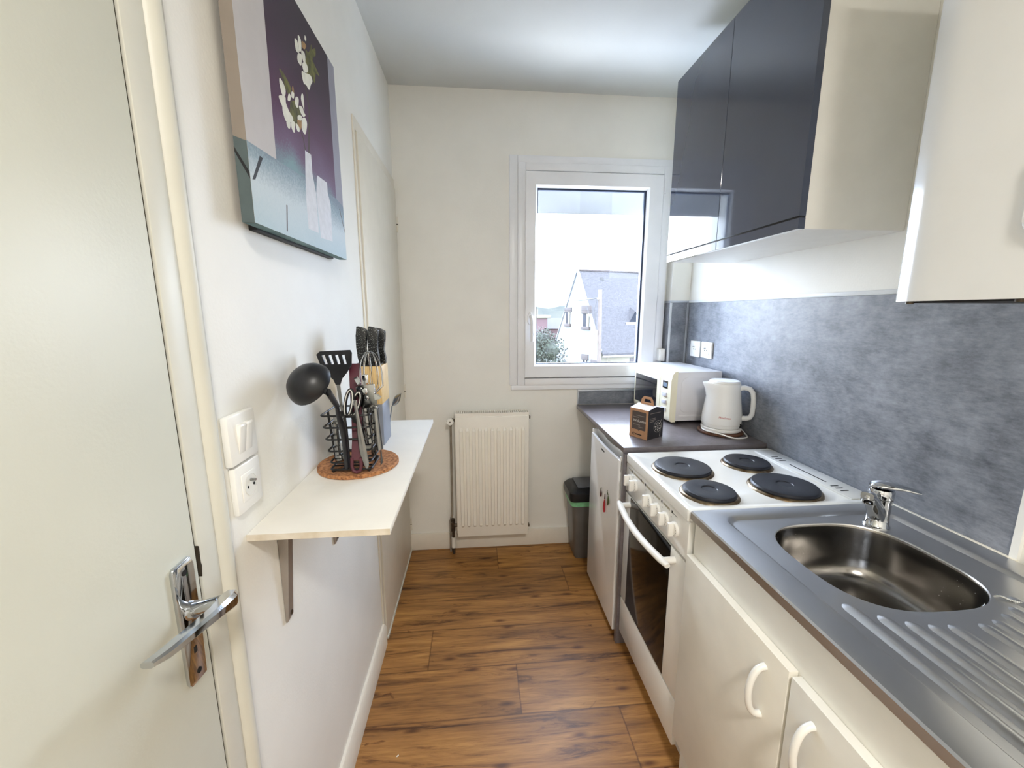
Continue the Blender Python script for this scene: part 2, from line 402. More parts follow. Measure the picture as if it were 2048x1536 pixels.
        if parent is not None:
            o.parent = parent; INV[o.name] = INV[parent.name]
        else: INV[o.name] = Matrix.Identity(4)
        return o
def struct(name, mb, mats, **k): return tag(mb.build(name, mats, **k), kind='structure')
def copy_tree(o, parent=None):
    c = o.copy(); COL.objects.link(c)
    if parent is not None: c.parent = parent
    for ch in list(o.children): copy_tree(ch, c)
    return c
def arc(c, r, a0, a1, n, plane='xy', z=0.0):
    out = []
    for i in range(n + 1):
        a = math.radians(a0 + (a1 - a0) * i / n); u, v = c[0] + r * math.cos(a), c[1] + r * math.sin(a)
        out.append((u, v))
    return out
def rrect(x0, x1, y0, y1, r, n=6):
    return arc((x1 - r, y1 - r), r, 0, 90, n) + arc((x0 + r, y1 - r), r, 90, 180, n) + arc((x0 + r, y0 + r), r, 180, 270, n) + arc((x1 - r, y0 + r), r, 270, 360, n)

XL, XR, YB, H = -.42, 1.20, 2.304, 2.54
YN = -1.9          # wall behind the camera

# ================================================================== the room
struct('floor', MB().box(XL - .15, XR + .15, YN - .1, YB + .1, -.08, 0), 'floor')
struct('ceiling', MB().box(XL - .15, XR + .15, YN - .1, YB + .3, H, H + .1), 'ceil')
struct('wall_left', MB().box(XL - .15, XL, YN, YB + .28, 0, H), 'wall')
struct('wall_right', MB().box(XR, XR + .15, YN, YB + .28, 0, H), 'wall')
struct('wall_near', MB().box(XL, XR, YN - .1, YN, 0, H), 'wall')
wx0, wx1, wz0, wz1 = .268, 1.035, 1.035, 2.165
struct('wall_back', MB().box(XL, wx0, YB, YB + .28, 0, H).box(wx1, XR, YB, YB + .28, 0, H).box(wx0, wx1, YB, YB + .28, 0, wz0).box(wx0, wx1, YB, YB + .28, wz1, H), 'wall')
struct('trim_1', MB().box(1.09, XR, 2.236, YB, .0, H, .004), 'wall')          # boxed pipe duct in the corner
struct('baseboard_back', MB().box(XL + .005, .62, YB - .014, YB, 0, .105, .004), 'skirt')
mb = MB().prism([(XL, 0), (XL + .016, 0), (XL + .016, .088), (XL + .008, .1), (XL, .1)], 1, .664, 1.585)
struct('baseboard_left', mb, 'skirt')

# ---- window with casing, sash, glass, handle
w = tag(MB().box(.187, .232, YB - .010, YB, 1.0065, 2.233, .003).box(.2325, 1.089, YB - .010, YB, 2.195, 2.233, .003)
        .box(.197, 1.089, YB - .014, YB, .977, 1.006, .003).build('window_1', 'pvc'), kind='structure')
y0 = YB - .022
MB().box(.232, .274, y0, YB + .05, 1.006, 2.195, .004).box(1.030, 1.075, y0, YB + .05, 1.006, 2.195, .004) \
    .box(.274, 1.030, y0, YB + .05, 2.155, 2.195, .004).box(.274, 1.030, y0, YB + .05, 1.006, 1.045, .004) \
    .box(.274, .300, YB + .0105, YB + .05, 1.045, 2.155).box(1.004, 1.030, YB + .0105, YB + .05, 1.045, 2.155).box(.300, 1.004, YB + .0105, YB + .05, 1.045, 1.085).box(.300, 1.004, YB + .0105, YB + .05, 2.115, 2.155).build('window_frame', 'pvc', w)
y1 = YB - .036
gx0, gx1, gz0, gz1 = .337, .936, 1.130, 2.070
def member(q, x0, x1, z0, z1, ix0, ix1, iz0, iz1):
    q.loft([[(x0, y1 + .006, z0), (x1, y1 + .006, z0), (x1, y1 + .006, z1), (x0, y1 + .006, z1)],
            [(x0 + .004, y1, z0 + .004), (x1 - .004, y1, z0 + .004), (x1 - .004, y1, z1 - .004), (x0 + .004, y1, z1 - .004)],
            [(ix0 - .012, y1, iz0 - .012), (ix1 + .012, y1, iz0 - .012), (ix1 + .012, y1, iz1 + .012), (ix0 - .012, y1, iz1 + .012)],
            [(ix0, y1 + .016, iz0), (ix1, y1 + .016, iz0), (ix1, y1 + .016, iz1), (ix0, y1 + .016, iz1)],
            [(ix0, YB + .01, iz0), (ix1, YB + .01, iz0), (ix1, YB + .01, iz1), (ix0, YB + .01, iz1)],
            [(x0, YB + .01, z0), (x1, YB + .01, z0), (x1, YB + .01, z1), (x0, YB + .01, z1)],
            [(x0, y1 + .006, z0), (x1, y1 + .006, z0), (x1, y1 + .006, z1), (x0, y1 + .006, z1)]], False, False)
q = MB(); member(q, .271, 1.026, 1.052, 2.150, gx0, gx1, gz0, gz1)
bmesh.ops.remove_doubles(q.bm, verts=q.bm.verts, dist=1e-5)
sash = q.build('window_sash', 'pvc', w, angle=25)
MB().box(gx0, gx1, y1 + .0175, y1 + .030, gz1 - .009, gz1).box(gx1 - .010, gx1, y1 + .0175, y1 + .03, gz0, gz1 - .009) \
    .box(gx0, gx0 + .003, y1 + .0175, y1 + .03, gz0, gz1 - .009).box(gx0 + .003, gx1 - .01, y1 + .0175, y1 + .03, gz0, gz0 + .004).build('gasket', 'rubber', sash)
MB().box(gx0 - .004, gx1 + .004, y1 + .032, y1 + .036, gz0 - .004, gz1 + .004).build('glass_pane', 'glass', sash)
hx = .299
MB().loft([[(hx + r * math.cos(a) * .6, y, 1.385 + r * 1.4 * math.sin(a)) for a in [2 * PI * k / 16 for k in range(16)]] for r, y in ((.026, y1 + .002), (.026, y1 - .006), (.022, y1 - .010))]) \
    .tube([(hx + .004, y1 - .008, 1.395), (hx + .004, y1 - .03, 1.395), (hx + .005, y1 - .040, 1.385), (hx + .006, y1 - .043, 1.35), (hx + .007, y1 - .041, 1.30), (hx + .007, y1 - .034, 1.262)], [.010, .010, .010, .010, .010, .008], 10).build('window_handle', 'pvc', sash)
for z in (2.09, 1.10):
    MB().cyl((1.030, y1 - .003, z - .035), (1.030, y1 - .003, z + .035), .007, seg=10).cyl((1.030, y1 - .003, z - .012), (1.030, y1 - .003, z - .010), .008, seg=10).build('hinge', 'pvc', w)
q = MB()
for z in (1.992, 2.048, 2.104, 2.160, 2.216): q.box(.262, 1.04, YB + .19, YB + .20, z, z + .0562)
q.build('roller_shutter', 'shutter', w)
MB().box(.262, 1.04, YB + .05, YB + .30, 1.000, 1.034).build('window_sill', 'pvc', w)

# ---- near door in the left wall, its frame and moulding
d1 = struct('door_1', MB().box(XL - .001, XL + .004, -.32, .584, .005, 2.05, .0015), 'door')
MB().box(XL - .0005, XL + .001, .583, .5885, .0, 2.055).build('door_gap', 'gap', d1)
MB().prism([(.5885, 1.080), (.5905, 1.078), (.5900, 1.052), (.5915, 1.046), (.5888, 1.030)], 0, XL + .0005, XL + .0056).build('worn_chip', 'gap', d1)
MB().prism([(.5305, 1.072), (.5345, 1.078), (.5660, 1.079), (.5715, 1.066), (.5700, .8900), (.5640, .8880), (.5345, .8915), (.5310, .8980)], 0, XL + .003, XL + .0095, .0025).build('handle_plate', 'chrome', d1)
q = MB()
for yy, zz, r in ((.5505, 1.062, .0042), (.551, .905, .0042)): q.cyl((XL + .009, yy, zz), (XL + .0102, yy, zz), r, seg=14)
q.box(XL + .009, XL + .0102, .5465, .5525, .936, .946, .002)
q.build('screw_and_keyhole', 'darkhole', d1)
q = MB()
q.cyl((XL + .008, .5535, 1.001), (XL + .016, .5535, 1.003), .0135, .012)
q.cyl((XL + .016, .5535, 1.003), (XL + .048, .5540, 1.012), .0085, .0085)
def blade(p, ax_u, hu, hw):
    u = Vector(ax_u).normalized(); t = Vector((.12, -1, .09)).normalized(); w_ = u.cross(t).normalized()
    return [Vector(p) + u * a * hu + w_ * b * hw for a, b in ((-1, -.55), (-.6, -1), (.6, -1), (1, -.55), (1, .55), (.6, 1), (-.6, 1), (-1, .55))]
path = [((XL + .060, .5640, 1.0120), .0085, .010), ((XL + .062, .5500, 1.0150), .0120, .011), ((XL + .063, .520, 1.0200), .0095, .0085), ((XL + .060, .480, 1.0260), .0085, .007), ((XL + .054, .445, 1.0290), .0085, .006), ((XL + .047, .428, 1.0300), .0070, .004)]
q.loft([blade(p, (1, 0, 0), a, b) for p, a, b in path])
q.build('door_handle', 'chrome', d1)
struct('trim_2', MB().box(XL - .001, XL + .005, .5895, .630, 0, 2.10, .001), 'trim')
mb = MB().prism([(XL, .630), (XL + .004, .630), (XL + .013, .640), (XL + .016, .648), (XL + .013, .656), (XL, .660)], 2, 0, 2.16)
struct('trim_3', mb, 'trim', angle=60)

# ---- closet door at the far end of the left wall
d2 = struct('door_2', MB().box(XL, XL + .012, 1.612, 2.296, .014, 2.050, .002), 'brownpaint')
MB().box(XL, XL + .0015, 1.606, 1.6125, .012, 2.052).box(XL, XL + .0015, 1.606, YB - .002, 2.0495, 2.054).build('door_gap', 'gap', d2)
for z in (1.875, .982, .17):
    MB().cyl((XL + .014, 2.296, z - .038), (XL + .014, 2.296, z - .002), .0065, seg=10).cyl((XL + .014, 2.296, z + .002), (XL + .014, 2.296, z + .038), .0065, seg=10) \
        .slot(1).cyl((XL + .014, 2.296, z - .0019), (XL + .014, 2.296, z + .0019), .0060, seg=10).build('hinge', ['brownpaint', 'gap'], d2)
MB().box(XL + .001, XL + .016, 1.615, 2.29, 0.0005, .011).build('threshold', 'trim', d2)
struct('trim_4', MB().box(XL, XL + .006, 1.588, 1.6055, 0, 2.097, .0015).box(XL, XL + .006, 1.606, YB, 2.055, 2.097, .0015), 'brownpaint')

# ================================================================== left wall things
def socket(name, label, cat, x, yc, zc, sgn, wy, hz, group=None, pin=True):
    """french wall socket on a wall facing sgn*x"""
    r = thing(name, label, cat, (x, yc, zc), group=group)
    a = x; b = x + sgn * .011
    MB().box(min(a, b), max(a, b), yc - wy / 2, yc + wy / 2, zc - hz / 2, zc + hz / 2, .0035).build('cover_plate', 'plastic', r)
    c = x + sgn * .0125; iw = min(wy, hz) * .31
    MB().box(min(b - sgn * .001, c), max(b - sgn * .001, c), yc - iw, yc + iw, zc - iw, zc + iw, .0006).build('socket_insert', 'plastic', r)
    rr = iw * .80
    MB().lathe([(rr, sgn * .0006), (rr * .97, sgn * .0010), (rr * .90, -sgn * .004), (rr * .88, -sgn * .0045)], (c, yc, zc), 28, 'x').build('socket_well', 'plasticgrey', r)
    q = MB()
    for s in (-1, 1): q.cyl((c - sgn * .004, yc + s * .0095, zc - .002), (c + sgn * .0012, yc + s * .0095, zc - .002), .0026, seg=10)
    q.build('contact_holes', 'darkhole', r)
    MB().cyl((c - sgn * .004, yc, zc + rr * .45), (c + sgn * .010, yc, zc + rr * .45), .0026, .0022, seg=10).build('earth_pin', 'steeltool', r)
    return r
s = thing('light_switch', 'white double rocker light switch above the wall socket by the door', 'light switch', (XL, .722, 1.206))
MB().box(XL, XL + .013, .680, .764, 1.163, 1.250, .004).build('cover_plate', 'plastic', s)
for a, b in ((.7035, .7230), (.7238, .7435)):
    MB().prism([(XL + .012, 1.180), (XL + .0135, 1.180), (XL + .020, 1.228), (XL + .0185, 1.2315), (XL + .012, 1.2315)], 1, a, b, .0008).build('rocker', 'plastic', s)
socket('wall_socket', 'white wall socket directly under the light switch', 'socket', XL, .7265, 1.116, 1, .079, .086)

# picture
CY, CZ, CS, CX = .787, 1.575, .515, XL + .037
purple = mat_grad('canvas_purple_backdrop', [(0, (120, 150, 158)), (.10, (106, 82, 112)), (.28, (84, 50, 80)), (.62, (62, 44, 62)), (1, (52, 42, 54))], .27 * CS, CS, 230, .10)
table = mat_grad('canvas_pale_table', [(0, (176, 196, 204)), (.5, (196, 208, 214)), (.85, (140, 160, 172)), (1, (120, 136, 150))], 0, .29 * CS, 260, .45)
pic = thing('canvas_picture', 'square canvas print of white flowers and two vases on the left wall', 'picture', (XL + .016, CY + CS / 2, CZ))
inks = ['c_wall', purple, 'c_grey', table, 'c_vase', 'c_petal', 'c_leaf', 'c_orange', 'c_stem', 'c_side', 'c_teal', 'c_black', 'c_edge']
q = MB().slot(9); q.box(XL + .016, CX, CY, CY + CS, CZ, CZ + CS)
def uv(u, v, k): return (CX + .00008 * k, CY + u * CS, CZ + v * CS)
def ink(slot, pts, k):
    if slot in (5, 6, 7):      # petals and leaves get rounded outlines
        n_ = len(pts); out = []
        for i in range(n_):
            a, b, c, d = (Vector(pts[(i + j) % n_]) for j in (-1, 0, 1, 2))
            for t in (0, .33, .67):
                out.append(.5 * ((2 * b) + (c - a) * t + (2 * a - 5 * b + 4 * c - d) * t * t + (3 * b - a - 3 * c + d) * t ** 3))
        pts = out
    q.slot(slot); q.poly([uv(u, v, k) for u, v in pts])
ink(0, [(0, 0), (1, 0), (1, 1), (0, 1)], 1)
ink(1, [(.205, .20), (.885, .20), (.902, 1), (.225, 1)], 2)
ink(2, [(.885, .20), (1, .20), (1, 1), (.902, 1)], 2)
ink(3, [(0, 0), (1, 0), (1, .290), (.883, .304), (.493, .284), (.217, .269), (0, .257)], 3)
ink(11, [(.012, .140), (.080, .238), (.10, .236), (.032, .146)], 3.4)
ink(8, [(.258, .12), (.268, .12), (.250, .017), (.240, .017)], 3.4); ink(8, [(.926, .263), (.936, .263), (1.0, .160), (1.0, .145)], 3.4)
ink(8, [(.530, .40), (.548, .40), (.598, .62), (.575, .70), (.552, .70), (.582, .61)], 3.5); ink(8, [(.500, .40), (.512, .40), (.496, .452), (.480, .470), (.470, .465), (.486, .448)], 3.5)
ink(4, [(.5, .406), (.568, .412), (.565, .333), (.592, .253), (.588, .072), (.467, .069), (.466, .189), (.479, .291)], 4)
ink(4, [(.625, .342), (.756, .347), (.758, .298), (.788, .253), (.779, .065), (.613, .055), (.599, .181), (.596, .254)], 4.5)
kk = 0
for pts in ([(.600, .86), (.638, .868), (.678, .924), (.684, .907), (.729, .936), (.727, .904), (.684, .863), (.764, .835), (.714, .82), (.687, .765), (.648, .787), (.618, .798), (.600, .821)],
            [(.302, .626), (.34, .631), (.403, .606), (.373, .571), (.353, .576), (.327, .604)], [(.387, .551), (.427, .556), (.457, .551), (.442, .516), (.412, .488), (.391, .498), (.375, .509)],
            [(.560, .80), (.62, .82), (.66, .76), (.62, .74)], [(.40, .56), (.47, .57), (.49, .50), (.42, .47), (.37, .50)]): kk += .13; ink(6, pts, 5 + kk)
for pts in ([(.563, .871), (.596, .883), (.613, .88), (.59, .854), (.563, .848)], [(.44, .506), (.475, .518), (.486, .513), (.47, .477), (.442, .482)], [(.41, .61), (.425, .625), (.43, .595), (.415, .585)]): kk += .13; ink(7, pts, 5.5 + kk)
for k, pts in enumerate((
    [(.482, .834), (.511, .841), (.522, .812), (.514, .797), (.486, .795)], [(.525, .873), (.552, .871), (.551, .832), (.525, .808), (.521, .846)],
    [(.514, .797), (.55, .809), (.542, .774), (.528, .756), (.498, .759), (.498, .778)], [(.55, .828), (.586, .836), (.587, .801), (.567, .787), (.549, .806)],
    [(.546, .773), (.587, .801), (.612, .791), (.602, .768), (.559, .75)], [(.535, .739), (.577, .753), (.636, .774), (.657, .76), (.631, .731), (.606, .698), (.575, .703), (.547, .696), (.534, .715)],
    [(.604, .918), (.619, .916), (.613, .899), (.599, .898)], [(.299, .593), (.324, .591), (.345, .575), (.336, .548), (.31, .538), (.293, .57)],
    [(.281, .523), (.335, .544), (.338, .522), (.362, .503), (.394, .493), (.39, .476), (.365, .464), (.322, .45), (.3, .476), (.3, .493), (.28, .507)],
    [(.326, .449), (.365, .464), (.356, .437), (.336, .431)], [(.374, .469), (.411, .481), (.397, .437), (.372, .444)], [(.419, .483), (.451, .482), (.455, .465), (.429, .457)],
    [(.495, .533), (.529, .55), (.547, .531), (.517, .478), (.484, .483), (.486, .513)], [(.442, .593), (.472, .602), (.466, .574), (.45, .554), (.428, .563)],
    [(.513, .639), (.53, .639), (.526, .579), (.515, .587), (.499, .612)], [(.47, .571), (.505, .582), (.52, .569), (.536, .563), (.506, .544), (.478, .554)],
    [(.404, .595), (.428, .6), (.419, .576), (.396, .573)], [(.374, .574), (.392, .571), (.379, .549), (.356, .542)], [(.452, .527), (.492, .541), (.484, .521), (.444, .508)])):
    ink(5, pts, 7 + .1 * k)
# canvas wrapped over the edges
ye = CY - .0004
q.slot(10).poly([(XL + .016, ye, CZ), (CX, ye, CZ), (CX, ye, CZ + .255 * CS), (XL + .016, ye, CZ + .27 * CS)])
q.slot(11).poly([(XL + .016, ye - .0003, CZ + .222 * CS), (CX, ye - .0003, CZ + .138 * CS), (CX, ye - .0003, CZ + .160 * CS), (XL + .016, ye - .0003, CZ + .238 * CS)])
q.slot(12).poly([(XL + .016, CY, CZ - .0004), (CX, CY, CZ - .0004), (CX, CY + CS, CZ - .0004), (XL + .016, CY + CS, CZ - .0004)])
q.build('printed_canvas', inks, pic, smooth=False, normals=False)
MB().box(XL + .0005, XL + .0155, CY + .05, CY + CS - .05, CZ - .004, CZ + .012).build('stretcher_bar', 'c_black', pic); MB().box(XL + .0005, XL + .0155, CY + .05, CY + CS - .05, CZ + CS - .04, CZ + CS - .01).build('stretcher_bar', 'c_black', pic)

# wall shelf
sh = thing('wall_shelf', 'white melamine shelf on grey brackets along the left wall', 'shelf', (XL, 1.10, 1.011))
MB().box(XL + .0005, -.1655, .716, 1.500, 1.0110, 1.0234, .0006).slot(1).box(XL + .0005, -.1655, .7153, .7159, 1.0112, 1.0232).build('shelf_board', ['shelf', 'shelfedge'], sh)
for y in (.826, 1.13):
    b = MB().prism([(XL + .001, 1.0108), (XL + .150, 1.0108), (XL + .150, 1.0075), (XL + .026, 1.0040), (XL + .009, .768), (XL + .004, .757), (XL + .001, .757)], 1, y - .010, y + .010, .002).build('bracket', 'bracket', sh)
    MB().cyl((XL + .007, y, .776), (XL + .0115, y, .776), .005, seg=10).build('screw', 'brass', b)
ZS = 1.0234
# cork mat
MC = (-.312, 1.05)
tag(MB().lathe([(.098, 0), (.101, .002), (.101, .008), (.099, .0105)], (MC[0], MC[1], ZS), 56).build('cork_mat', 'cork'), 'round cork mat under the wire utensil basket on the shelf', 'mat')
ZM = ZS + .0106

# wire utensil basket
bk = thing('utensil_basket', 'black wire utensil basket standing on the round cork mat', 'basket', (-.312, 1.02, ZM))
def ring(z, t, n=5):
    x0, x1, y0, y1 = -.358 - .013 * t, -.262 + .004 * t, .972 - .004 * t, 1.066 + .008 * t
    return [(x, y, z) for x, y in rrect(x0, x1, y0, y1, .012, n)]
for k in range(5):
    t = k / 4.0
    MB().tube(ring(ZM + .026 + .118 * t, t), .0024, 8, closed=True).build('wire_ring', 'blackwire', bk)
MB().tube(ring(ZM + .008, 0), .0028, 8, closed=True).tube([(-.358, 1.0, ZM + .008), (-.262, 1.0, ZM + .008)], .0022, 6).tube([(-.358, 1.04, ZM + .008), (-.262, 1.04, ZM + .008)], .0022, 6).tube([(-.33, .972, ZM + .008), (-.33, 1.066, ZM + .008)], .0022, 6).tube([(-.29, .972, ZM + .008), (-.29, 1.066, ZM + .008)], .0022, 6).build('base_grid', 'blackwire', bk)
for x, y, dx, dy in ((-.310, .972, -.004, -.004), (-.358, 1.02, -.013, 0), (-.262, 1.02, .004, 0), (-.310, 1.066, -.004, .008)):
    MB().tube([(x, y, ZM + .008), (x + dx, y + dy, ZM + .146)], .0032 if x == -.358 else .0024, 8).build('upright', 'blackwire', bk)
for x, y in ((-.352, .977), (-.267, .977), (-.267, 1.061), (-.352, 1.061)):
    MB().ball((x, y, ZM + .0046), .0046, 12).build('ball_foot', 'blackwire', bk)

# ladle
la = thing('soup_ladle', 'black soup ladle leaning out of the wire basket, bowl turned outward', 'ladle', (-.318, .985, ZM + .014))
C0 = Vector((-.3520, .885, 1.268)); ax = Vector((-.34, -.66, .58)).normalized()   # the round back of the bowl faces the camera
u = ax.orthogonal().normalized(); v = ax.cross(u)
lp = []
for a in (4, 18, 34, 50, 66, 80, 90):
    a_ = math.radians(a); r = .049 * math.sin(a_); h = .042 * math.cos(a_)
    lp.append([C0 + ax * h + (u * math.cos(t) + v * math.sin(t)) * r for t in [2 * PI * k / 32 for k in range(32)]])
for a in (86, 66, 40, 8):
    a_ = math.radians(a); r = .0465 * math.sin(a_); h = .0395 * math.cos(a_)
    lp.append([C0 + ax * h + (u * math.cos(t) + v * math.sin(t)) * r for t in [2 * PI * k / 32 for k in range(32)]])
q = MB(); q.loft(lp); q.build('ladle_bowl', 'black', la, angle=60)
gd = Vector((.62, .45, -.64)); gd = (gd - ax * gd.dot(ax)).normalized()
g0, g1 = C0 + gd * .0465, C0 + gd * .062 + ax * .002
MB().tube([g0, g1, (-.3150, .926, 1.212), (-.3175, .935, 1.190), (-.3165, .955, 1.150), (-.3165, .963, 1.12), (-.315, .966, 1.05)], [.007, .0085, .0072, .0068, .011, .0095, .0100], 12, sy=.6).build('ladle_handle', 'black', la)

# slotted turner
tu = thing('slotted_turner', 'black slotted turner with a steel neck standing behind the ladle', 'spatula', (-.342, 1.03, ZM + .014))
def tp(u, v): return Vector((-.3505 + u, 1.030 - .25 * (v - 1.25) * 0, v))
q = MB()
out = [(-.0385, 1.318), (-.030, 1.326), (.042, 1.329), (.0455, 1.322), (.043, 1.292), (.030, 1.272), (.018, 1.258), (.0125, 1.243), (.002, 1.243), (-.003, 1.256), (-.020, 1.272), (-.0300, 1.288)]
hole = [[(-.026 + k * .0158, 1.316), (-.019 + k * .0158, 1.3175), (-.013 + k * .0150, 1.294), (-.019 + k * .0150, 1.294)] for k in range(4)]
def plate(q, out, holes, y, th, X0=-.3505, bow=.0):
    bm = q.bm; ed = []
    for lp_ in [out] + holes:
        vs = [bm.verts.new((X0 + a, y + bow * (b - 1.29) ** 2, b)) for a, b in lp_]
        for i in range(len(vs)): ed.append(bm.edges.new((vs[i], vs[(i + 1) % len(vs)])))
    r = bmesh.ops.triangle_fill(bm, use_beauty=True, use_dissolve=False, edges=ed)
    fs = [g for g in r['geom'] if isinstance(g, bmesh.types.BMFace)]; q._fin(fs)
    e = bmesh.ops.extrude_face_region(bm, geom=fs)
    bmesh.ops.translate(bm, verts=[g for g in e['geom'] if isinstance(g, bmesh.types.BMVert)], vec=(0, th, 0))
plate(q, out, hole, 1.026, .004)
q.build('turner_blade', 'black', tu, angle=30)
MB().prism([(-.3475, 1.247), (-.339, 1.247), (-.335, 1.17), (-.341, 1.17)], 1, 1.0265, 1.0295).build('neck', 'steeltool', tu)
MB().tube([(-.338, 1.028, 1.175), (-.337, 1.028, 1.13), (-.334, 1.026, 1.05)], [.0065, .009, .008], 10, sy=.6).build('turner_handle', 'black', tu)

# scissors
sc = thing('kitchen_scissors', 'black and pale grey kitchen scissors upside down in the basket', 'scissors', (-.303, .998, ZM + .014))
for k, (cx, cz, rx, rz, tilt) in enumerate(((-.3105, 1.203, .0085, .033, -.20), (-.2960, 1.200, .0085, .030, -.34))):
    pts = []
    for i in range(24):
        a = 2 * PI * i / 24; x, z = rx * math.cos(a), rz * math.sin(a)
        pts.append((cx + x * math.cos(tilt) - z * math.sin(tilt) * -1 * -1, .996 + .006 * k, cz + x * math.sin(tilt) * -1 * -1 + z * math.cos(tilt)))
    MB().tube(pts, .0044, 8, closed=True).build('finger_loop', 'black', sc)
    MB().tube([(x, y - .0042, z) for x, y, z in pts], .0013, 8, closed=True).build('loop_inlay', 'plasticgrey', sc)
MB().tube([(-.304, .996, 1.172), (-.296, .999, 1.150), (-.294, 1.000, 1.125)], [.006, .008, .006], 8, sy=.6).build('shank', 'black', sc)
MB().prism([(-.300, 1.13), (-.290, 1.13), (-.296, 1.05)], 1, .998, 1.001).build('blade', 'steeltool', sc)

# maroon tool, upside down
ma = thing('maroon_peeler', 'maroon plastic tool with a hanging loop at its foot, in front of the basket', 'kitchen tool', (-.292, .966, ZS + .0106))
q = MB()
def ms(z, xa, xb, y, th=.0035):
    return [(xa, y - th, z), (xb, y - th, z), (xb + .001, y, z), (xb, y + th, z), (xa, y + th, z), (xa - .001, y, z)]
q.loft([ms(1.070, -.303, -.281, .963), ms(1.12, -.304, -.283, .984), ms(1.18, -.310, -.285, 1.010), ms(1.24, -.317, -.289, 1.035), ms(1.282, -.320, -.292, 1.050), ms(1.292, -.316, -.294, 1.053, .002)])
q.build('tool_body', 'maroon', ma)
lpz = [(-.302, .962, 1.075), (-.303, .961, 1.055), (-.300, .960, 1.044), (-.292, .960, 1.0395), (-.284, .960, 1.044), (-.281, .961, 1.055), (-.282, .962, 1.075)]
MB().tube(lpz, .0042, 8).build('hanging_loop', 'maroon', ma)

# long steel peeler in front
sp_ = thing('steel_spoon', 'long shiny steel spoon standing bowl down at the basket front', 'spoon', (-.27, .962, ZM + .014))
q = MB()
prof = [(-.2855, 1.214, .0042), (-.284, 1.19, .004), (-.2815, 1.165, .005), (-.279, 1.135, .0068), (-.276, 1.10, .0086), (-.272, 1.07, .0086), (-.269, 1.054, .006), (-.268, 1.048, .002)]
q.loft([[(x + hw * math.cos(t), .962 + .0025 * math.sin(t), z) for t in [2 * PI * k / 12 for k in range(12)]] for x, z, hw in prof])
q.build('spoon_body', 'steeltool', sp_, angle=60)
q = MB()
for k in range(3): q.box(-.2895 + k * .0032, -.2875 + k * .0032, .961, .963, 1.205, 1.2165)
q.build('comb_tip', 'chrome', sp_)

# can opener
co = thing('can_opener', 'steel hand can opener with round handles hanging at the basket edge', 'can opener', (-.262, 1.01, 1.16))
MB().prism([(-.297, 1.238), (-.290, 1.243), (-.252, 1.246), (-.248, 1.20), (-.247, 1.187), (-.286, 1.187), (-.290, 1.20)], 1, 1.010, 1.016, .001).build('jaw_plate', 'steeltool', co)
q = MB()
for x, z, r, y in ((-.2855, 1.230, .0085, 1.008), (-.276, 1.229, .0085, 1.006), (-.272, 1.212, .0055, 1.007)):
    q.lathe([(r, 0), (r, -.003), (r * .7, -.0035), (r * .65, -.0025), (r * .3, -.0025), (r * .28, -.005)], (x, y + .003, z), 20, 'y')
q.build('cutting_wheel', 'chrome', co)
MB().box(-.279, -.265, 1.006, 1.012, 1.244, 1.270, .002).cyl((-.272, 1.004, 1.258), (-.272, 1.013, 1.258), .004, seg=12).prism([(-.298, 1.262), (-.290, 1.266), (-.282, 1.250), (-.290, 1.246)], 1, 1.004, 1.010).build('bottle_opener_tip', 'chrome', co)
MB().prism([(-.252, 1.225), (-.236, 1.214), (-.238, 1.210), (-.250, 1.208)], 1, 1.000, 1.014).build('turning_key', 'chrome', co)
for (xa, za), (xb, zb) in (((-.2515, 1.187), (-.2445, 1.083)), ((-.276, 1.188), (-.268, 1.10))):
    MB().cyl((xa, 1.002, za), (xb, .998, zb), .0080, .0088, 18).build('handle', 'steeltool', co)

# whisk
wk = thing('balloon_whisk', 'steel balloon whisk rising behind the can opener', 'whisk', (-.270, 1.045, ZM + .014))
for k in range(5):
    a = PI * k / 5; pts = []
    for i in range(17):
        t = PI * i / 16; r = .030 * math.sin(t) ** .8 * (1 if t < PI / 2 else 1)
        s_ = -1 if t < PI / 2 else 1
        w_ = .029 * math.cos(t); z = 1.235 + .088 * math.sin(t) ** .7
        pts.append((-.267 + w_ * math.cos(a) * (1 if True else 0), 1.045 + w_ * math.sin(a), z))
    pts = [(-.270, 1.045, 1.205)] + pts + [(-.270, 1.045, 1.205)]
    MB().tube(pts, .0010, 6).build('wire_loop', 'chrome', wk)
MB().tube([(-.270, 1.045, 1.215), (-.272, 1.045, 1.12), (-.272, 1.045, 1.05)], .006, 10).build('whisk_handle', 'steeltool', wk)

# corkscrew
ck = thing('winged_corkscrew', 'steel corkscrew with a coiled worm at the basket left side', 'corkscrew', (-.340, 1.01, ZM + .014))
MB().cyl((-.3485, 1.0, 1.155), (-.3455, 1.0, 1.06), .0065, .0075, 14).box(-.352, -.328, .996, 1.004, 1.148, 1.170, .003).build('body_frame', 'steeltool', ck)
MB().tube([(-.330 + .0045 * math.cos(t * .7), 1.0 + .0045 * math.sin(t * .7), 1.148 - t * .0013) for t in range(0, 46)], .0013, 6).build('worm', 'darkhole', ck)
MB().lathe([(.002, .0), (.011, .001), (.013, .008), (.011, .016), (.008, .018)], (-.341, 1.0, ZM + .0215), 20).build('bell_cap', 'steeltool', ck)

# steel dessert fork head peeping out at the right
fk = thing('small_fork', 'small steel fork poking out of the basket corner onto the mat', 'fork', (-.252, 1.03, ZM))
q = MB()
for k in range(3): q.tube([(-.2565, 1.052, 1.085), (-.252 + .001 * k, 1.040 - .004 * k, 1.068), (-.246 - .0005 * k, 1.026 - .007 * k, ZM + .0016)], [.0018, .0016, .0009], 6)
q.build('tines', 'steeltool', fk)
MB().tube([(-.2565, 1.052, 1.083), (-.262, 1.058, 1.16)], [.003, .002], 8).build('fork_handle', 'steeltool', fk)

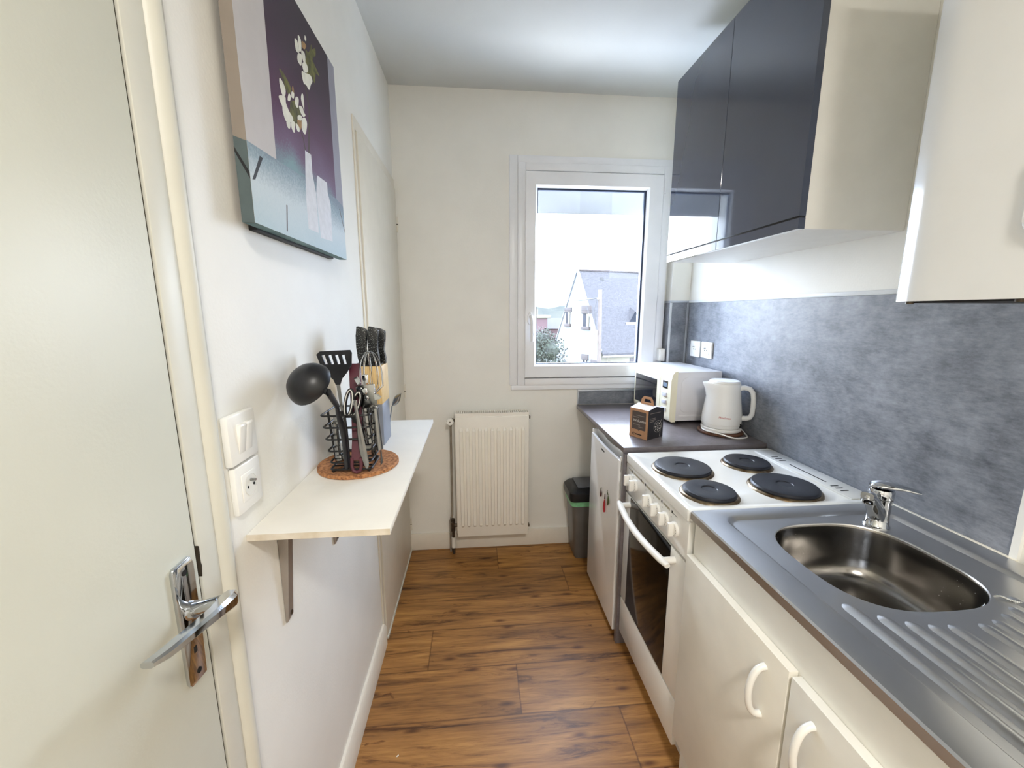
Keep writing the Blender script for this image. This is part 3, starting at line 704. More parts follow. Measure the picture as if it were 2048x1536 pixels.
# knife block
kb = thing('knife_block', 'knife block with a beech upper half and grey lower half', 'knife block', (-.323, 1.256, ZS))
KX0, KX1, KY0, KY1 = -.366, -.280, 1.208, 1.305
MB().box(KX0, KX1, KY0, KY1, 1.150, 1.264, .002).build('wooden_sleeve', 'beech', kb)
MB().box(KX0 + .0005, KX1 - .0005, KY0 + .0005, KY1 - .0005, ZS, 1.150, .002).build('plastic_base', 'greyplastic', kb)
MB().box(KX0 + .006, KX1 - .006, KY0 + .006, KY1 - .006, 1.2635, 1.268).build('slot_insert', 'black', kb)
MB().box(KX0 + .010, KX1 - .012, KY0 - .0004, KY0 + .001, ZS + .003, 1.147).build('dark_panel', 'black', kb)
kn = thing('kitchen_knife', 'speckled black kitchen knife handle, leftmost in the block', 'knife', (-.335, 1.24, 1.268), group='knives in the block')
hp = [(a * 1.10, b) for a, b in [(-.011, 0), (.011, 0), (.0115, .018), (.008, .045), (.0085, .075), (.0145, .1005), (.003, .108), (-.0125, .1125), (-.0150, .085), (-.0155, .05), (-.013, .02)]]
MB().prism(hp, 1, -.009, .009, .003).build('handle', 'speck', kn, local=True)
MB().box(-.008, .008, -.0012, .0012, -.10, .001).build('blade', 'steeltool', kn, local=True)
k2 = copy_tree(kn); k2.location = (-.3005, 1.236, 1.268); k2['label'] = 'speckled black kitchen knife handle in the middle of the block'
k3 = copy_tree(kn); k3.location = (-.2920, 1.285, 1.262); k3['label'] = 'speckled black kitchen knife handle, rightmost and lowest in the block'
stp = MB().tube([(-.3035, 1.275, 1.2675), (-.3035, 1.275, 1.2695)], .010, 10).build('honing_stub', 'black', kb)
# small steel spoon in the shelf corner behind the block
ss = thing('steel_dessert_spoon', 'steel dessert spoon leaning behind the knife block', 'spoon', (-.277, 1.33, ZS))
q = MB(); q.loft([[(-.277 + .032 * (i / 6.0) + .006 * math.sin(PI * i / 6) * math.cos(t), 1.322 + .004 * math.sin(t), 1.118 + .043 * (i / 6.0) + .010 * math.sin(PI * i / 6 + .001) * math.cos(t) * -1) for t in [2 * PI * k / 12 for k in range(12)]] for i in range(7)])
q.build('spoon_bowl', 'steeltool', ss, angle=60)
MB().tube([(-.277, 1.322, 1.118), (-.295, 1.330, ZS + .002)], .0022, 8).build('spoon_handle', 'steeltool', ss)

# ================================================================== radiator
ra = thing('radiator', 'cream ribbed panel radiator hung on the back wall', 'radiator', (.08, YB - .06, .13))
RX0, RX1, RY0, RZ0, RZ1 = -.124, .288, YB - .110, .130, .850
q = MB().box(RX0, RX1, RY0, RY0 + .016, RZ0, RZ1, .006)
n = 11; pitch = (RX1 - RX0 - .03) / n
for k in range(n):
    xc = RX0 + .015 + pitch * (k + .5); hw = pitch * .33
    sec = lambda z, d, s_: [(xc - hw * s_, RY0 + .001, z), (xc - hw * s_ * .7, RY0 - d, z), (xc + hw * s_ * .7, RY0 - d, z), (xc + hw * s_, RY0 + .001, z)]
    q.loft([sec(RZ0 + .060, 0, .6), sec(RZ0 + .075, .012, 1), sec(RZ1 - .080, .012, 1), sec(RZ1 - .064, 0, .6)])
q.build('front_panel', 'radiator', ra, angle=30)
MB().box(RX0 + .01, RX1 - .01, YB - .048, YB - .036, RZ0 + .01, RZ1 - .01, .004).build('rear_panel', 'radiator', ra)
MB().box(RX0 - .002, RX0 + .002, RY0 + .006, YB - .034, RZ0 + .02, RZ1 + .016, .001).build('side_cover', 'radiator', ra)
MB().box(RX1 - .002, RX1 + .002, RY0 + .006, YB - .034, RZ0 + .02, RZ1 + .016, .001).build('side_cover', 'radiator', ra)
q = MB().box(RX0, RX1, RY0 + .006, RY0 + .012, RZ1 - .01, RZ1 + .018).box(RX0, RX1, YB - .038, YB - .034, RZ1 - .01, RZ1 + .018)
for k in range(34):
    x = RX0 + .012 + k * (RX1 - RX0 - .024) / 33; q.box(x - .0022, x + .0022, RY0 + .012, YB - .038, RZ1 + .012, RZ1 + .016)
q.slot(1).box(RX0 + .004, RX1 - .004, RY0 + .014, YB - .04, RZ1 - .012, RZ1 - .006)
q.build('top_grille', ['radiator', 'darkhole'], ra)
MB().cyl((RX0 + .002, YB - .07, .822), (RX0 - .012, YB - .07, .822), .010).cyl((RX0 - .012, YB - .07, .822), (RX0 - .026, YB - .07, .822), .013).cyl((-.151, YB - .07, .835), (-.151, YB - .07, .790), .008).build('valve_body', 'brass', ra)
q = MB()
q.lathe([(.0165, 0), (.018, -.004), (.018, -.024), (.015, -.027)], (-.152, YB - .076, .820), 24, 'y')
for k in range(12):
    a = 2 * PI * k / 12; q.box(-.0025, .0025, -.003, .020, -.002, .002, T=Matrix.Translation((-.152 + .018 * math.cos(a), YB - .100, .820 + .018 * math.sin(a))))
q.slot(1).cyl((-.152, YB - .1025, .820), (-.152, YB - .105, .820), .004, seg=12)
q.build('thermostat_head', ['plastic', 'brass'], ra)
MB().cyl((RX0 + .002, YB - .07, .185), (RX0 - .020, YB - .07, .185), .010).cyl((-.152, YB - .07, .225), (-.152, YB - .07, .150), .012).cyl((-.151, YB - .07, .205), (-.151, YB - .09, .205), .010).build('return_valve', 'brass', ra)
for z in (.825, .16): MB().box(RX1 + .001, RX1 + .012, YB - .08, YB - .06, z, z + .015).build('end_plug', 'brass', ra)
hp_ = thing('heating_pipe', 'thin vertical heating pipe left of the radiator', 'pipe', (-.152, YB - .055, 0))
MB().tube([(-.151, YB - .07, .789), (-.151, YB - .062, .74), (-.153, YB - .04, .68), (-.156, YB - .035, .30), (-.157, YB - .045, .24), (-.168, YB - .045, .20), (-.170, YB - .045, .003)], .0065, 10).build('riser', 'pipe', hp_)
MB().tube([(-.151, YB - .07, .150), (-.151, YB - .07, .06), (-.151, YB - .066, .003)], .0085, 10).slot(1).cyl((-.151, YB - .07, .11), (-.151, YB - .07, .045), .013).build('return_pipe', ['brass', 'plasticgrey'], hp_)

# ================================================================== right side
# ---- backsplash
bs = thing('backsplash', 'blue-grey concrete look backsplash panels behind sink, cooker and worktop', 'backsplash', (XR, 1.6, .885))
ZT = 1.4715
MB().box(XR - .005, XR, .736, 2.236, .866, ZT).build('wall_panel', 'backsplash', bs)
MB().box(1.090, XR - .005, 2.231, 2.236, .886, ZT).build('duct_panel', 'backsplash', bs)
MB().box(1.0850, 1.090, 2.231, 2.3035, .886, ZT).build('duct_side_panel', 'backsplash', bs)
MB().box(.592, 1.084, YB - .006, YB - .0005, .886, .962).build('low_upstand', 'backsplash', bs)
MB().box(XR - .009, XR, .722, 2.236, ZT, ZT + .014, .001).build('top_trim', 'cutalu', bs)
MB().box(1.084, XR - .009, 2.229, 2.3035, ZT, ZT + .012, .001).build('top_trim', 'alu', bs)
MB().box(XR - .018, XR - .0055, 2.2265, 2.2305, .886, ZT, .001).build('corner_trim', 'alu', bs)
MB().box(1.0825, 1.0960, 2.2285, 2.2305, .886, ZT, .0008).build('corner_trim', 'cutalu', bs)
MB().box(.588, 1.084, YB - .011, YB - .0005, .962, .974, .001).box(.588, .596, YB - .011, YB - .0005, .886, .962, .001).build('upstand_trim', 'alu', bs)
MB().box(XR - .009, XR, .722, .736, .866, ZT).build('end_trim', 'whitelam', bs)

# ---- worktop over the fridge
wt_ = thing('worktop', 'grey laminate worktop with side panel over the fridge', 'worktop', (.9, 1.9, 0))
MB().box(.5825, XR - .006, 1.515, YB - .0125, .8620, .8850, .003).build('top', 'worktop', wt_)
MB().box(.5830, XR - .03, 1.500, 1.524, 0, .8618, .0015).build('side_panel', 'worktop', wt_)
ZW = .8852

# ---- fridge
fr = thing('fridge', 'small white table-top fridge under the grey worktop', 'fridge', (.85, 1.74, 0))
FY0, FY1, FX = 1.538, 1.948, .577
MB().box(FX + .055, 1.14, FY0 + .004, FY1 - .004, .02, .850, .004).box(FX + .09, 1.1, FY0 + .03, FY1 - .03, .0005, .021).build('cabinet_body', 'white', fr)
MB().box(FX + .048, FX + .055, FY0 + .01, FY1 - .01, .05, .83).build('door_seal', 'plasticgrey', fr)
def lipz(t): return .8225 - .0095 * math.sin(PI * t) ** 1.1
def backz(t): return .8465 - .0150 * max(0, math.sin(PI * min(1, max(0, (t - .12) / .76)))) ** 1.2
N_ = 20
poly = [(FY0, .036), (FY1, .036)] + [(FY1 - (FY1 - FY0) * i / N_, lipz(1 - i / N_)) for i in range(N_ + 1)]
q = MB(); q.prism(poly, 0, FX, FX + .012, .004)
poly = [(FY0, .036), (FY1, .036)] + [(FY1 - (FY1 - FY0) * i / N_, backz(1 - i / N_)) for i in range(N_ + 1)]
q.prism(poly, 0, FX + .030, FX + .048, .002)
q.box(FX + .010, FX + .032, FY0, FY1, .036, .775, .002).box(FX + .004, FX + .032, FY0, FY0 + .010, .77, .838, .002).box(FX + .004, FX + .032, FY1 - .010, FY1, .77, .842, .002)
door = q.build('fridge_door', 'white', fr)
MB().box(FX - .0005, FX + .001, 1.735, 1.782, .786, .794, .0003).build('maker_badge', 'inkblack', door)
# magnets
def chilli(name, label, y, z, ln, w_, m, bend, stem):
    r = thing(name, label, 'magnet', (FX - .006, y, z), group='magnets on the fridge door')
    q = MB(); n_ = 9
    q.tube([(FX - .0045, y - bend * math.sin(PI * i / (n_ - 1)), z - ln * i / (n_ - 1)) for i in range(n_)], [w_ * max(.12, math.sin(PI * (.12 + .86 * (1 - i / (n_ - 1)) ** .8)) ** .7) for i in range(n_)], 10, sy=.9)
    q.build('pepper', m, r); MB().tube([(FX - .0045, y, z), (FX - .0045, y - stem, z + ln * .22), (FX - .0045, y - stem * .6, z + ln * .36)], [w_ * .5, w_ * .35, w_ * .25], 8).build('stalk', 'greenchilli' if m != 'chilli' else 'darkchilli', r)
chilli('pepper_magnet', 'dark brown pepper magnet, the left one on the fridge door', 1.752, .601, .036, .0048, 'darkchilli', .004, .008)
chilli('pepper_magnet', 'red pepper magnet, lowest on the fridge door', 1.690, .583, .066, .0060, 'chilli', -.004, .001)
chilli('pepper_magnet', 'green pepper magnet, the right one on the fridge door', 1.648, .622, .050, .0045, 'greenchilli', .005, -.012)

# ---- bin
bn = thing('pedal_bin', 'silver grey bin with black lid and green liner beside the fridge', 'bin', (.66, 2.19, 0))
def rr3(x0, x1, y0, y1, r, z): return [(x, y, z) for x, y in rrect(x0, x1, y0, y1, r, 5)]
BT = .372
MB().loft([rr3(.558, .745, 2.125, 2.262, .022, 0), rr3(.552, .751, 2.119, 2.266, .024, .012), rr3(.524, .780, 2.093, 2.272, .026, BT)]) if False else None
q = MB(); q.loft([rr3(.558, .745, 2.125, 2.262, .022, .0005), rr3(.553, .750, 2.120, 2.264, .024, .010), rr3(.524, .780, 2.095, 2.272, .026, BT)])
q.build('bin_body', 'binbody', bn)
q = MB(); q.loft([rr3(.5225, .7815, 2.0935, 2.2735, .026, BT - .034), rr3(.519, .785, 2.090, 2.276, .028, BT - .030), rr3(.5215, .7825, 2.0925, 2.2745, .027, BT - .012), rr3(.519, .785, 2.090, 2.276, .028, BT + .003)])
q.build('bag_liner', 'liner', bn)
q = MB(); q.loft([rr3(.512, .790, 2.083, 2.280, .03, BT), rr3(.508, .794, 2.079, 2.282, .032, BT + .020), rr3(.510, .792, 2.081, 2.281, .032, BT + .048), rr3(.530, .775, 2.105, 2.268, .025, BT + .066), rr3(.545, .760, 2.125, 2.255, .02, BT + .068)])
q.build('lid', 'binlid', bn)
MB().prism([(.560, BT + .069), (.745, BT + .069), (.745, BT + .074), (.560, BT + .074)], 1, 2.120, 2.262, .002).build('swing_flap', 'binflap', bn)

# ---- microwave (its front faces the room)
MWX, MWY, mz = .917, 1.822, ZW + .012
mw = thing('microwave', 'cream fronted microwave oven in the far corner of the grey worktop', 'microwave', (MWX, MWY, ZW), rz=math.radians(3.2))
D, Wd, Ht = .262, .388, .247
b0 = .012
MB().box(.030, D, .003, Wd - .003, b0 + .004, b0 + Ht - .004, .003).build('housing', 'mwside', mw, local=True)
q = MB(); q.prism(rrect(.055, D - .02, b0 + .045, b0 + Ht - .03, .03, 5), 1, .0015, .004, .001); q.box(.05, D - .02, .0015, .004, b0 + .02, b0 + .032, .001)
q.build('pressed_side', 'mwside', mw, local=True)
def frontpiece(y0_, y1_):
    return [[(.032, yy, b0), (.012, yy, b0), (.002, yy, b0 + .012), (.000, yy, b0 + .03), (.000, yy, b0 + Ht - .045), (.004, yy, b0 + Ht - .018), (.016, yy, b0 + Ht - .003), (.032, yy, b0 + Ht)] for yy in (y0_, y1_)]
q = MB(); q.loft(frontpiece(0, .098)); pan = q.build('control_panel', 'mwcream', mw, local=True)
q = MB(); q.loft(frontpiece(.103, Wd)); dr = q.build('microwave_door', 'mwcream', mw, local=True)
MB().box(-.0015, .004, .135, Wd - .014, b0 + .036, b0 + Ht - .058, .001).build('door_window', 'mwglass', dr, local=True)
MB().box(-.0015, .004, .030, .076, b0 + Ht - .088, b0 + Ht - .050, .001).build('display_window', 'mwglass', pan, local=True)
MB().box(-.002, .0, .036, .069, b0 + Ht - .080, b0 + Ht - .060).build('display', 'lcd', pan, local=True)
T = Matrix.Translation((-.0026, .066, b0 + Ht - .078)) @ Matrix(((0, 0, -1, 0), (-1, 0, 0, 0), (0, 1, 0, 0), (0, 0, 0, 1)))
for k in range(3):
    z = b0 + Ht - .128 - k * .036; MB().box(-.005, .004, .034, .074, z, z + .020, .0025).build('button', 'mwbutton', pan, local=True)
MB().box(.028, .034, .0985, .1025, b0 + .01, b0 + Ht - .004).build('door_slit', 'darkgap', mw, local=True)
for x, y in ((.05, .03), (.05, Wd - .03), (D - .03, .03), (D - .03, Wd - .03)):
    MB().cyl((x, y, .0003), (x, y, b0 + .006), .012, seg=14).build('foot', 'darkgap', mw, local=True)

# ---- kraft gift box; its corner edge points at the camera
gb = thing('welcome_box', 'kraft carton with carry handle printed Welcome beside the microwave', 'box', (.714, 1.597, ZW), rz=0)
A0 = Vector((.714, 1.597)); dA = (Vector((.667, 1.6795)) - A0).normalized(); dB = Vector((-dA.y, dA.x)) * -1
if dB.x < 0: dB = -dB
La, Lb, Hb = .095, .105, .128
def gp(a, b, z): p = A0 + dA * a + dB * b; return Vector((p.x, p.y, ZW + z))
q = MB()
q.poly([gp(0, 0, 0), gp(0, 0, Hb), gp(La, 0, Hb), gp(La, 0, 0)])
q.slot(1).poly([gp(0, 0, 0), gp(0, Lb, 0), gp(0, Lb, Hb), gp(0, Lb / 2, Hb + .012), gp(0, 0, Hb)])
q.slot(1).poly([gp(La, 0, 0), gp(La, 0, Hb), gp(La, Lb / 2, Hb + .012), gp(La, Lb, Hb), gp(La, Lb, 0)])
q.slot(0).poly([gp(0, Lb, 0), gp(La, Lb, 0), gp(La, Lb, Hb), gp(0, Lb, Hb)])
q.slot(0).poly([gp(0, 0, 0), gp(La, 0, 0), gp(La, Lb, 0), gp(0, Lb, 0)])
q.slot(2).poly([gp(0, 0, Hb), gp(0, Lb / 2, Hb + .012), gp(La, Lb / 2, Hb + .012), gp(La, 0, Hb)])
q.slot(2).poly([gp(0, Lb, Hb), gp(La, Lb, Hb), gp(La, Lb / 2, Hb + .012), gp(0, Lb / 2, Hb + .012)])
bmesh.ops.remove_doubles(q.bm, verts=q.bm.verts, dist=1e-5)
q.build('carton', ['kraft', 'cardblack', 'cardwhite'], gb, smooth=False)
q = MB(); bm = q.bm; ed = []
for lp_ in ([(.012, .010), (.083, .010), (.075, .036), (.066, .047), (.030, .047), (.018, .036)], [(.030, .022), (.068, .022), (.062, .036), (.034, .036)]):
    vs = [bm.verts.new(gp(La - a, Lb / 2 - .0008, Hb + b)) for a, b in lp_]
    for i in range(len(vs)): ed.append(bm.edges.new((vs[i], vs[(i + 1) % len(vs)])))
r = bmesh.ops.triangle_fill(bm, use_beauty=True, use_dissolve=False, edges=ed); fs = [g for g in r['geom'] if isinstance(g, bmesh.types.BMFace)]
e = bmesh.ops.extrude_face_region(bm, geom=fs); bmesh.ops.translate(bm, verts=[g for g in e['geom'] if isinstance(g, bmesh.types.BMVert)], vec=Vector((dB.x, dB.y, 0)) * .0016)
q.build('carry_handle', 'kraft', gb)
# printing on the two faces we see
nA = Vector((-dB.x, -dB.y, 0)); nB = Vector((-dA.x, -dA.y, 0))
def TA(a, z): # text frame on the kraft face, reading from the far edge towards the near corner
    o = gp(a, 0, z) + nA * .0009; X = Vector((-dA.x, -dA.y, 0)); Y = Vector((0, 0, 1))
    return Matrix(((X.x, Y.x, nA.x, o.x), (X.y, Y.y, nA.y, o.y), (X.z, Y.z, nA.z, o.z), (0, 0, 0, 1)))
def TB(b, z):
    o = gp(0, b, z) + nB * .0009; X = Vector((dB.x, dB.y, 0)); Y = Vector((0, 0, 1))
    return Matrix(((X.x, Y.x, nB.x, o.x), (X.y, Y.y, nB.y, o.y), (X.z, Y.z, nB.z, o.z), (0, 0, 0, 1)))
q = MB()
def flat(q, T, pts, dz=0): q.poly([T @ Vector((x, y, dz)) for x, y in pts])
q.slot(0); T = TA(La, 0)
flat(q, T, rrect(.012, .084, .036, .116, .004, 4), -.0004); flat(q, T, [(.046, .0365), (.054, .0365), (.049, .030)], -.0004)
q.slot(1).text('Welcome', .0165, TA(La - .019, .070), bold=True)
q.slot(2)
for x0, x1, z in ((.034, .076, .097), (.017, .048, .089), (.018, .056, .056), (.048, .072, .047)): flat(q, T, [(x0, z), (x1, z), (x1, z + .0032), (x0, z + .0032)])
q.slot(3).text('cdiscount', .0105, TA(La - .030, .013), bold=True) if False else None
q.slot(3); flat(q, T, [(.032, .013), (.066, .013), (.066, .0175), (.032, .0175)])
cc = (.024, .0155); ro, ri = .0062, .0032
for k in range(14):
    a0, a1 = math.radians(30 + k * 21), math.radians(30 + (k + 1) * 21)
    flat(q, T, [(cc[0] + ro * math.cos(a0), cc[1] + ro * math.sin(a0)), (cc[0] + ro * math.cos(a1), cc[1] + ro * math.sin(a1)), (cc[0] + ri * math.cos(a1), cc[1] + ri * math.sin(a1)), (cc[0] + ri * math.cos(a0), cc[1] + ri * math.sin(a0))])
T = TB(0, 0); q.slot(2)
for x0, x1, z in ((.012, .080, .112), (.010, .048, .090), (.010, .052, .083), (.010, .040, .076)): flat(q, T, [(x0, z), (x1, z), (x1, z + .0026), (x0, z + .0026)])
q.slot(1)
def ringp(cx, cy, ro, ri, n_=28, a0=0, a1=360):
    for k in range(n_):
        p0, p1 = math.radians(a0 + (a1 - a0) * k / n_), math.radians(a0 + (a1 - a0) * (k + 1) / n_)
        flat(q, T, [(cx + ro * math.cos(p0), cy + ro * math.sin(p0)), (cx + ro * math.cos(p1), cy + ro * math.sin(p1)), (cx + ri * math.cos(p1), cy + ri * math.sin(p1)), (cx + ri * math.cos(p0), cy + ri * math.sin(p0))])
cx, cy = .066, .052
ringp(cx, cy, .026, .0248); ringp(cx, cy, .006, .0045, 14)
for k in range(8):
    a = 2 * PI * k / 8; c, s_ = math.cos(a), math.sin(a)
    flat(q, T, [(cx + .010 * c, cy + .010 * s_), (cx + .016 * c - .004 * s_, cy + .016 * s_ + .004 * c), (cx + .021 * c, cy + .021 * s_), (cx + .016 * c + .004 * s_, cy + .016 * s_ - .004 * c)])
ringp(.098, .062, .018, .0168, 14, 110, 250); flat(q, T, [(.082, .004), (.084, .004), (.087, .045), (.085, .045)])
q.build('printing', ['kraftdark', 'inkpale', 'inkfaint', 'inkblack'], gb, smooth=False, normals=False)

# ---- wooden trivet and kettle
tag(MB().lathe([(.088, 0), (.094, .003), (.094, .010), (.089, .014)], (1.095, 1.690, ZW), 48).build('wooden_trivet', 'darkwood'), 'round dark wooden trivet under the white kettle', 'trivet')
kt = thing('electric_kettle', 'white plastic electric kettle on the round dark trivet', 'kettle', (1.098, 1.692, ZW + .0142))
KC = (1.098, 1.692); kz = ZW + .0143
MB().lathe([(.080, 0), (.083, .003), (.083, .012), (.078, .015)], (KC[0], KC[1], kz), 48).build('power_base', 'kettle', kt)
pr = [(.074, .0155), (.079, .018), (.0815, .030), (.0820, .046), (.0808, .075), (.076, .110), (.0705, .150), (.0675, .185), (.0665, .208), (.0640, .2120)]
q = MB(); q.lathe(pr, (KC[0], KC[1], kz), 56)
sd = Vector((-.93, .30)).normalized()       # spout towards the microwave
for v_ in q.bm.verts:
    d_ = Vector((v_.co.x - KC[0], v_.co.y - KC[1]))
    if d_.length > 1e-4 and v_.co.z > kz + .16:
        f_ = max(0, d_.normalized().dot(sd)); k_ = (v_.co.z - kz - .16) / .05
        ex = .024 * f_ ** 8 * k_; v_.co.x += sd.x * ex; v_.co.y += sd.y * ex
q.build('jug', 'kettle', kt, angle=50)
MB().lathe([(.0828, .0335), (.0832, .034), (.0828, .0345)], (KC[0], KC[1], kz), 48).build('seam', 'plasticgrey', kt)
MB().lathe([(.062, .211), (.0625, .218), (.058, .2235), (.030, .2260), (.004, .2265)], (KC[0], KC[1], kz), 48).build('lid', 'kettle', kt)
hd = Vector((.80, -.60)).normalized()
def hpnt(r, z): return (KC[0] + hd.x * r, KC[1] + hd.y * r, kz + z)
q = MB(); hpts = [(.058, .192), (.080, .197), (.100, .193), (.112, .178), (.117, .150), (.118, .115), (.117, .085), (.110, .068), (.095, .062), (.074, .060)]
loops = []
for i, (r_, z_) in enumerate(hpts):
    a = Vector(hpts[max(0, i - 1)]); b = Vector(hpts[min(len(hpts) - 1, i + 1)]); t = (b - a).normalized(); nrm = Vector((t.y, -t.x))
    tk = .0105 if 0 < i < 9 else .011; wd = .0150; side = Vector((-hd.y, hd.x))
    lp_ = []
    for k in range(12):
        an = 2 * PI * k / 12; e1 = math.copysign(abs(math.cos(an)) ** .6, math.cos(an)) * tk; e2 = math.copysign(abs(math.sin(an)) ** .6, math.sin(an)) * wd
        lp_.append((KC[0] + hd.x * (r_ + nrm.x * e1) + side.x * e2, KC[1] + hd.y * (r_ + nrm.x * e1) + side.y * e2, kz + z_ + nrm.y * e1))
    loops.append(lp_)
q.loft(loops); q.build('kettle_handle', 'kettle', kt, angle=60)
ang = math.atan2(-1, -.36)
q = MB()
def TK(a, z):
    n_ = Vector((math.cos(a), math.sin(a), 0)); X = Vector((-n_.y, n_.x, 0)); o = Vector((KC[0], KC[1], kz + z)) + n_ * .0812
    return Matrix(((X.x, 0, n_.x, o.x), (X.y, 0, n_.y, o.y), (0, 1, 0, o.z), (0, 0, 0, 1)))
word = 'Moulinex'; wds = [.0098, .0066, .0066, .0030, .0030, .0066, .0066, .0064]; acc = 0
for ch, wd in zip(word, wds):
    q.slot(0).text(ch, .0125, TK(ang - .36 + acc / .081, .066 - .25 * acc * .2), .0003); acc += wd
q.slot(1).text('1.7 L', .006, TK(ang - .36 + .020 / .081, .056), .0003) if False else None
q.build('maker_lettering', ['inkred', 'inkblack'], kt, smooth=False, normals=False)
MB().box(-.007, .007, -.003, .003, .0, .018, .001, T=Matrix.Translation((KC[0] + .0805 * math.cos(ang + .98), KC[1] + .0805 * math.sin(ang + .98), kz + .022)) @ Matrix.Rotation(ang + .98 + PI / 2, 4, 'Z')).build('power_switch', 'darkhole', kt)
cord = [(KC[0] - .078, KC[1] + .010, kz + .010), (KC[0] - .092, KC[1] - .006, kz + .008), (KC[0] - .088, KC[1] - .040, kz + .004), (KC[0] - .055, KC[1] - .080, kz + .002), (KC[0] - .008, KC[1] - .108, ZW + .0045), (KC[0] + .038, KC[1] - .112, ZW + .0042), (KC[0] + .066, KC[1] - .092, ZW + .0045), (KC[0] + .080, KC[1] - .055, ZW + .006), (KC[0] + .082, KC[1] - .020, ZW + .018), (KC[0] + .080, KC[1] + .0, ZW + .021)]
def smooth_path(p, n_=6):
    p = [Vector(a) for a in p]; out = []
    for i in range(len(p) - 1):
        a, b, c, d = p[max(0, i - 1)], p[i], p[i + 1], p[min(len(p) - 1, i + 2)]
        for k in range(n_):
            t = k / n_; out.append(.5 * ((2 * b) + (c - a) * t + (2 * a - 5 * b + 4 * c - d) * t * t + (3 * b - a - 3 * c + d) * t ** 3))
    return out + [p[-1]]
MB().tube(smooth_path(cord), .0034, 10).build('power_cord', 'kettle', kt)

# ---- sockets and shutter switch
socket('wall_socket', 'white socket on the backsplash, the one nearer the window', 'socket', XR - .005, 2.118, 1.2245, -1, .094, .086, 'sockets on the backsplash')
socket('wall_socket', 'white socket on the backsplash, the one nearer the camera', 'socket', XR - .005, 2.008, 1.2270, -1, .096, .084, 'sockets on the backsplash')
s = thing('shutter_switch', 'small white shutter switch right of the window frame', 'switch', (1.0655, YB, 1.178))
MB().box(1.044, 1.0815, YB - .058, YB - .0225, 1.142, 1.214, .003).build('switch_box', 'plastic', s)
MB().box(1.050, 1.0760, YB - .063, YB - .057, 1.150, 1.206, .002).build('rocker', 'plastic', s)

# ---- cooker
SX0, SX1, SY0, SY1, SZ = .591, 1.193, 1.013, 1.4965, .872
ck_ = thing('electric_cooker', 'white freestanding cooker with four electric hotplates', 'cooker', (.89, 1.255, 0))
MB().box(SX0 + .022, SX1 - .02, SY0 + .003, SY1 - .003, .075, SZ - .034, .002).box(.640, SX1 - .05, SY0 + .01, SY1 - .01, .0005, .076).build('oven_body', 'cookerwhite', ck_)
q = MB()
a = [(x, y, z) for z, i_, r_ in ((SZ - .036, 0, .010), (SZ - .006, 0, .012), (SZ, .006, .012)) for x, y in []]
def rl(z, ins, r_): return [(x, y, z) for x, y in rrect(SX0 - .004 + ins, SX1 - ins, SY0 + ins, SY1 - ins, r_, 5)]
q.loft([rl(SZ - .034, .001, .008), rl(SZ - .008, 0, .010), rl(SZ - .002, .002, .012), rl(SZ, .007, .012), rl(SZ, .022, .014), rl(SZ - .0035, .030, .016), rl(SZ - .0035, .10, .02)])
q.box(1.105, SX1 - .008, SY0 + .025, SY1 - .025, SZ - .004, SZ + .002, .0018)
q.build('hob_top', 'cookerwhite', ck_)
for cx, cy, r_ in ((.7235, 1.3140, .0980), (.9830, 1.3400, .0800), (.7080, 1.1180, .0800), (.9670, 1.1330, .0980)):
    pl_ = MB().lathe([(r_ - .004, .004), (r_ - .003, .012), (r_ - .007, .0165), (r_ - .014, .0180), (.028, .0180), (.024, .0172), (.022, .0150), (.003, .0150)], (cx, cy, SZ - .004), 56).build('hotplate', 'hotplate', ck_)
    MB().lathe([(r_ + .006, .0005), (r_ + .003, .0050), (r_ - .001, .0070), (r_ - .004, .0068), (r_ - .004, .002)], (cx, cy, SZ - .004), 56).build('steel_rim', 'burnt', pl_)
for y in (1.392, 1.372, 1.352, 1.128, 1.110, 1.092): MB().box(1.120, 1.146, y - .003, y + .003, SZ + .0015, SZ + .0023).build('vent_slot', 'darkhole', ck_)
MB().box(1.129, 1.134, 1.158, 1.315, SZ + .0015, SZ + .0023).build('vent_slot', 'darkhole', ck_)
ZP0 = .716
cp = MB().prism([(SX0, ZP0), (SX0, .828), (SX0 + .004, .836), (SX0 + .025, .8365), (SX0 + .025, ZP0)], 1, SY0, SY1, .003).build('control_panel', 'cookerwhite', ck_)
q = MB()
q.slot(0)
for a, b in ((1.455, 1.435), (1.420, 1.352), (1.345, 1.325), (1.305, 1.262), (1.238, 1.195), (1.172, 1.128)): MB().box(SX0 - .0004, SX0 + .001, b, a, .8135, .8205).build('panel_band', 'goldline', cp, smooth=False)
def sym(*a): MB().box(*a).build('panel_symbol', 'inkblack', cp, smooth=False)
for y in (1.431, 1.350, 1.312, 1.250, 1.183, 1.112): sym(SX0 - .0005, SX0 + .001, y - .0035, y + .0035, .8130, .8215)
for y in (1.421, 1.306, 1.244, 1.178, 1.116): sym(SX0 - .0005, SX0 + .001, y - .001, y + .001, .798, .801)
sym(SX0 - .0004, SX0 + .001, 1.080, 1.105, .8150, .8165); sym(SX0 - .0004, SX0 + .001, 1.455, 1.475, .8160, .8175)
q.text('4', .012, Matrix.Translation((SX0 - .0006, 1.470, .742)) @ Matrix(((0, 0, -1, 0), (-1, 0, 0, 0), (0, 1, 0, 0), (0, 0, 0, 1)))) if False else None
sym(SX0 - .0004, SX0 + .001, 1.462, 1.484, .744, .7475)
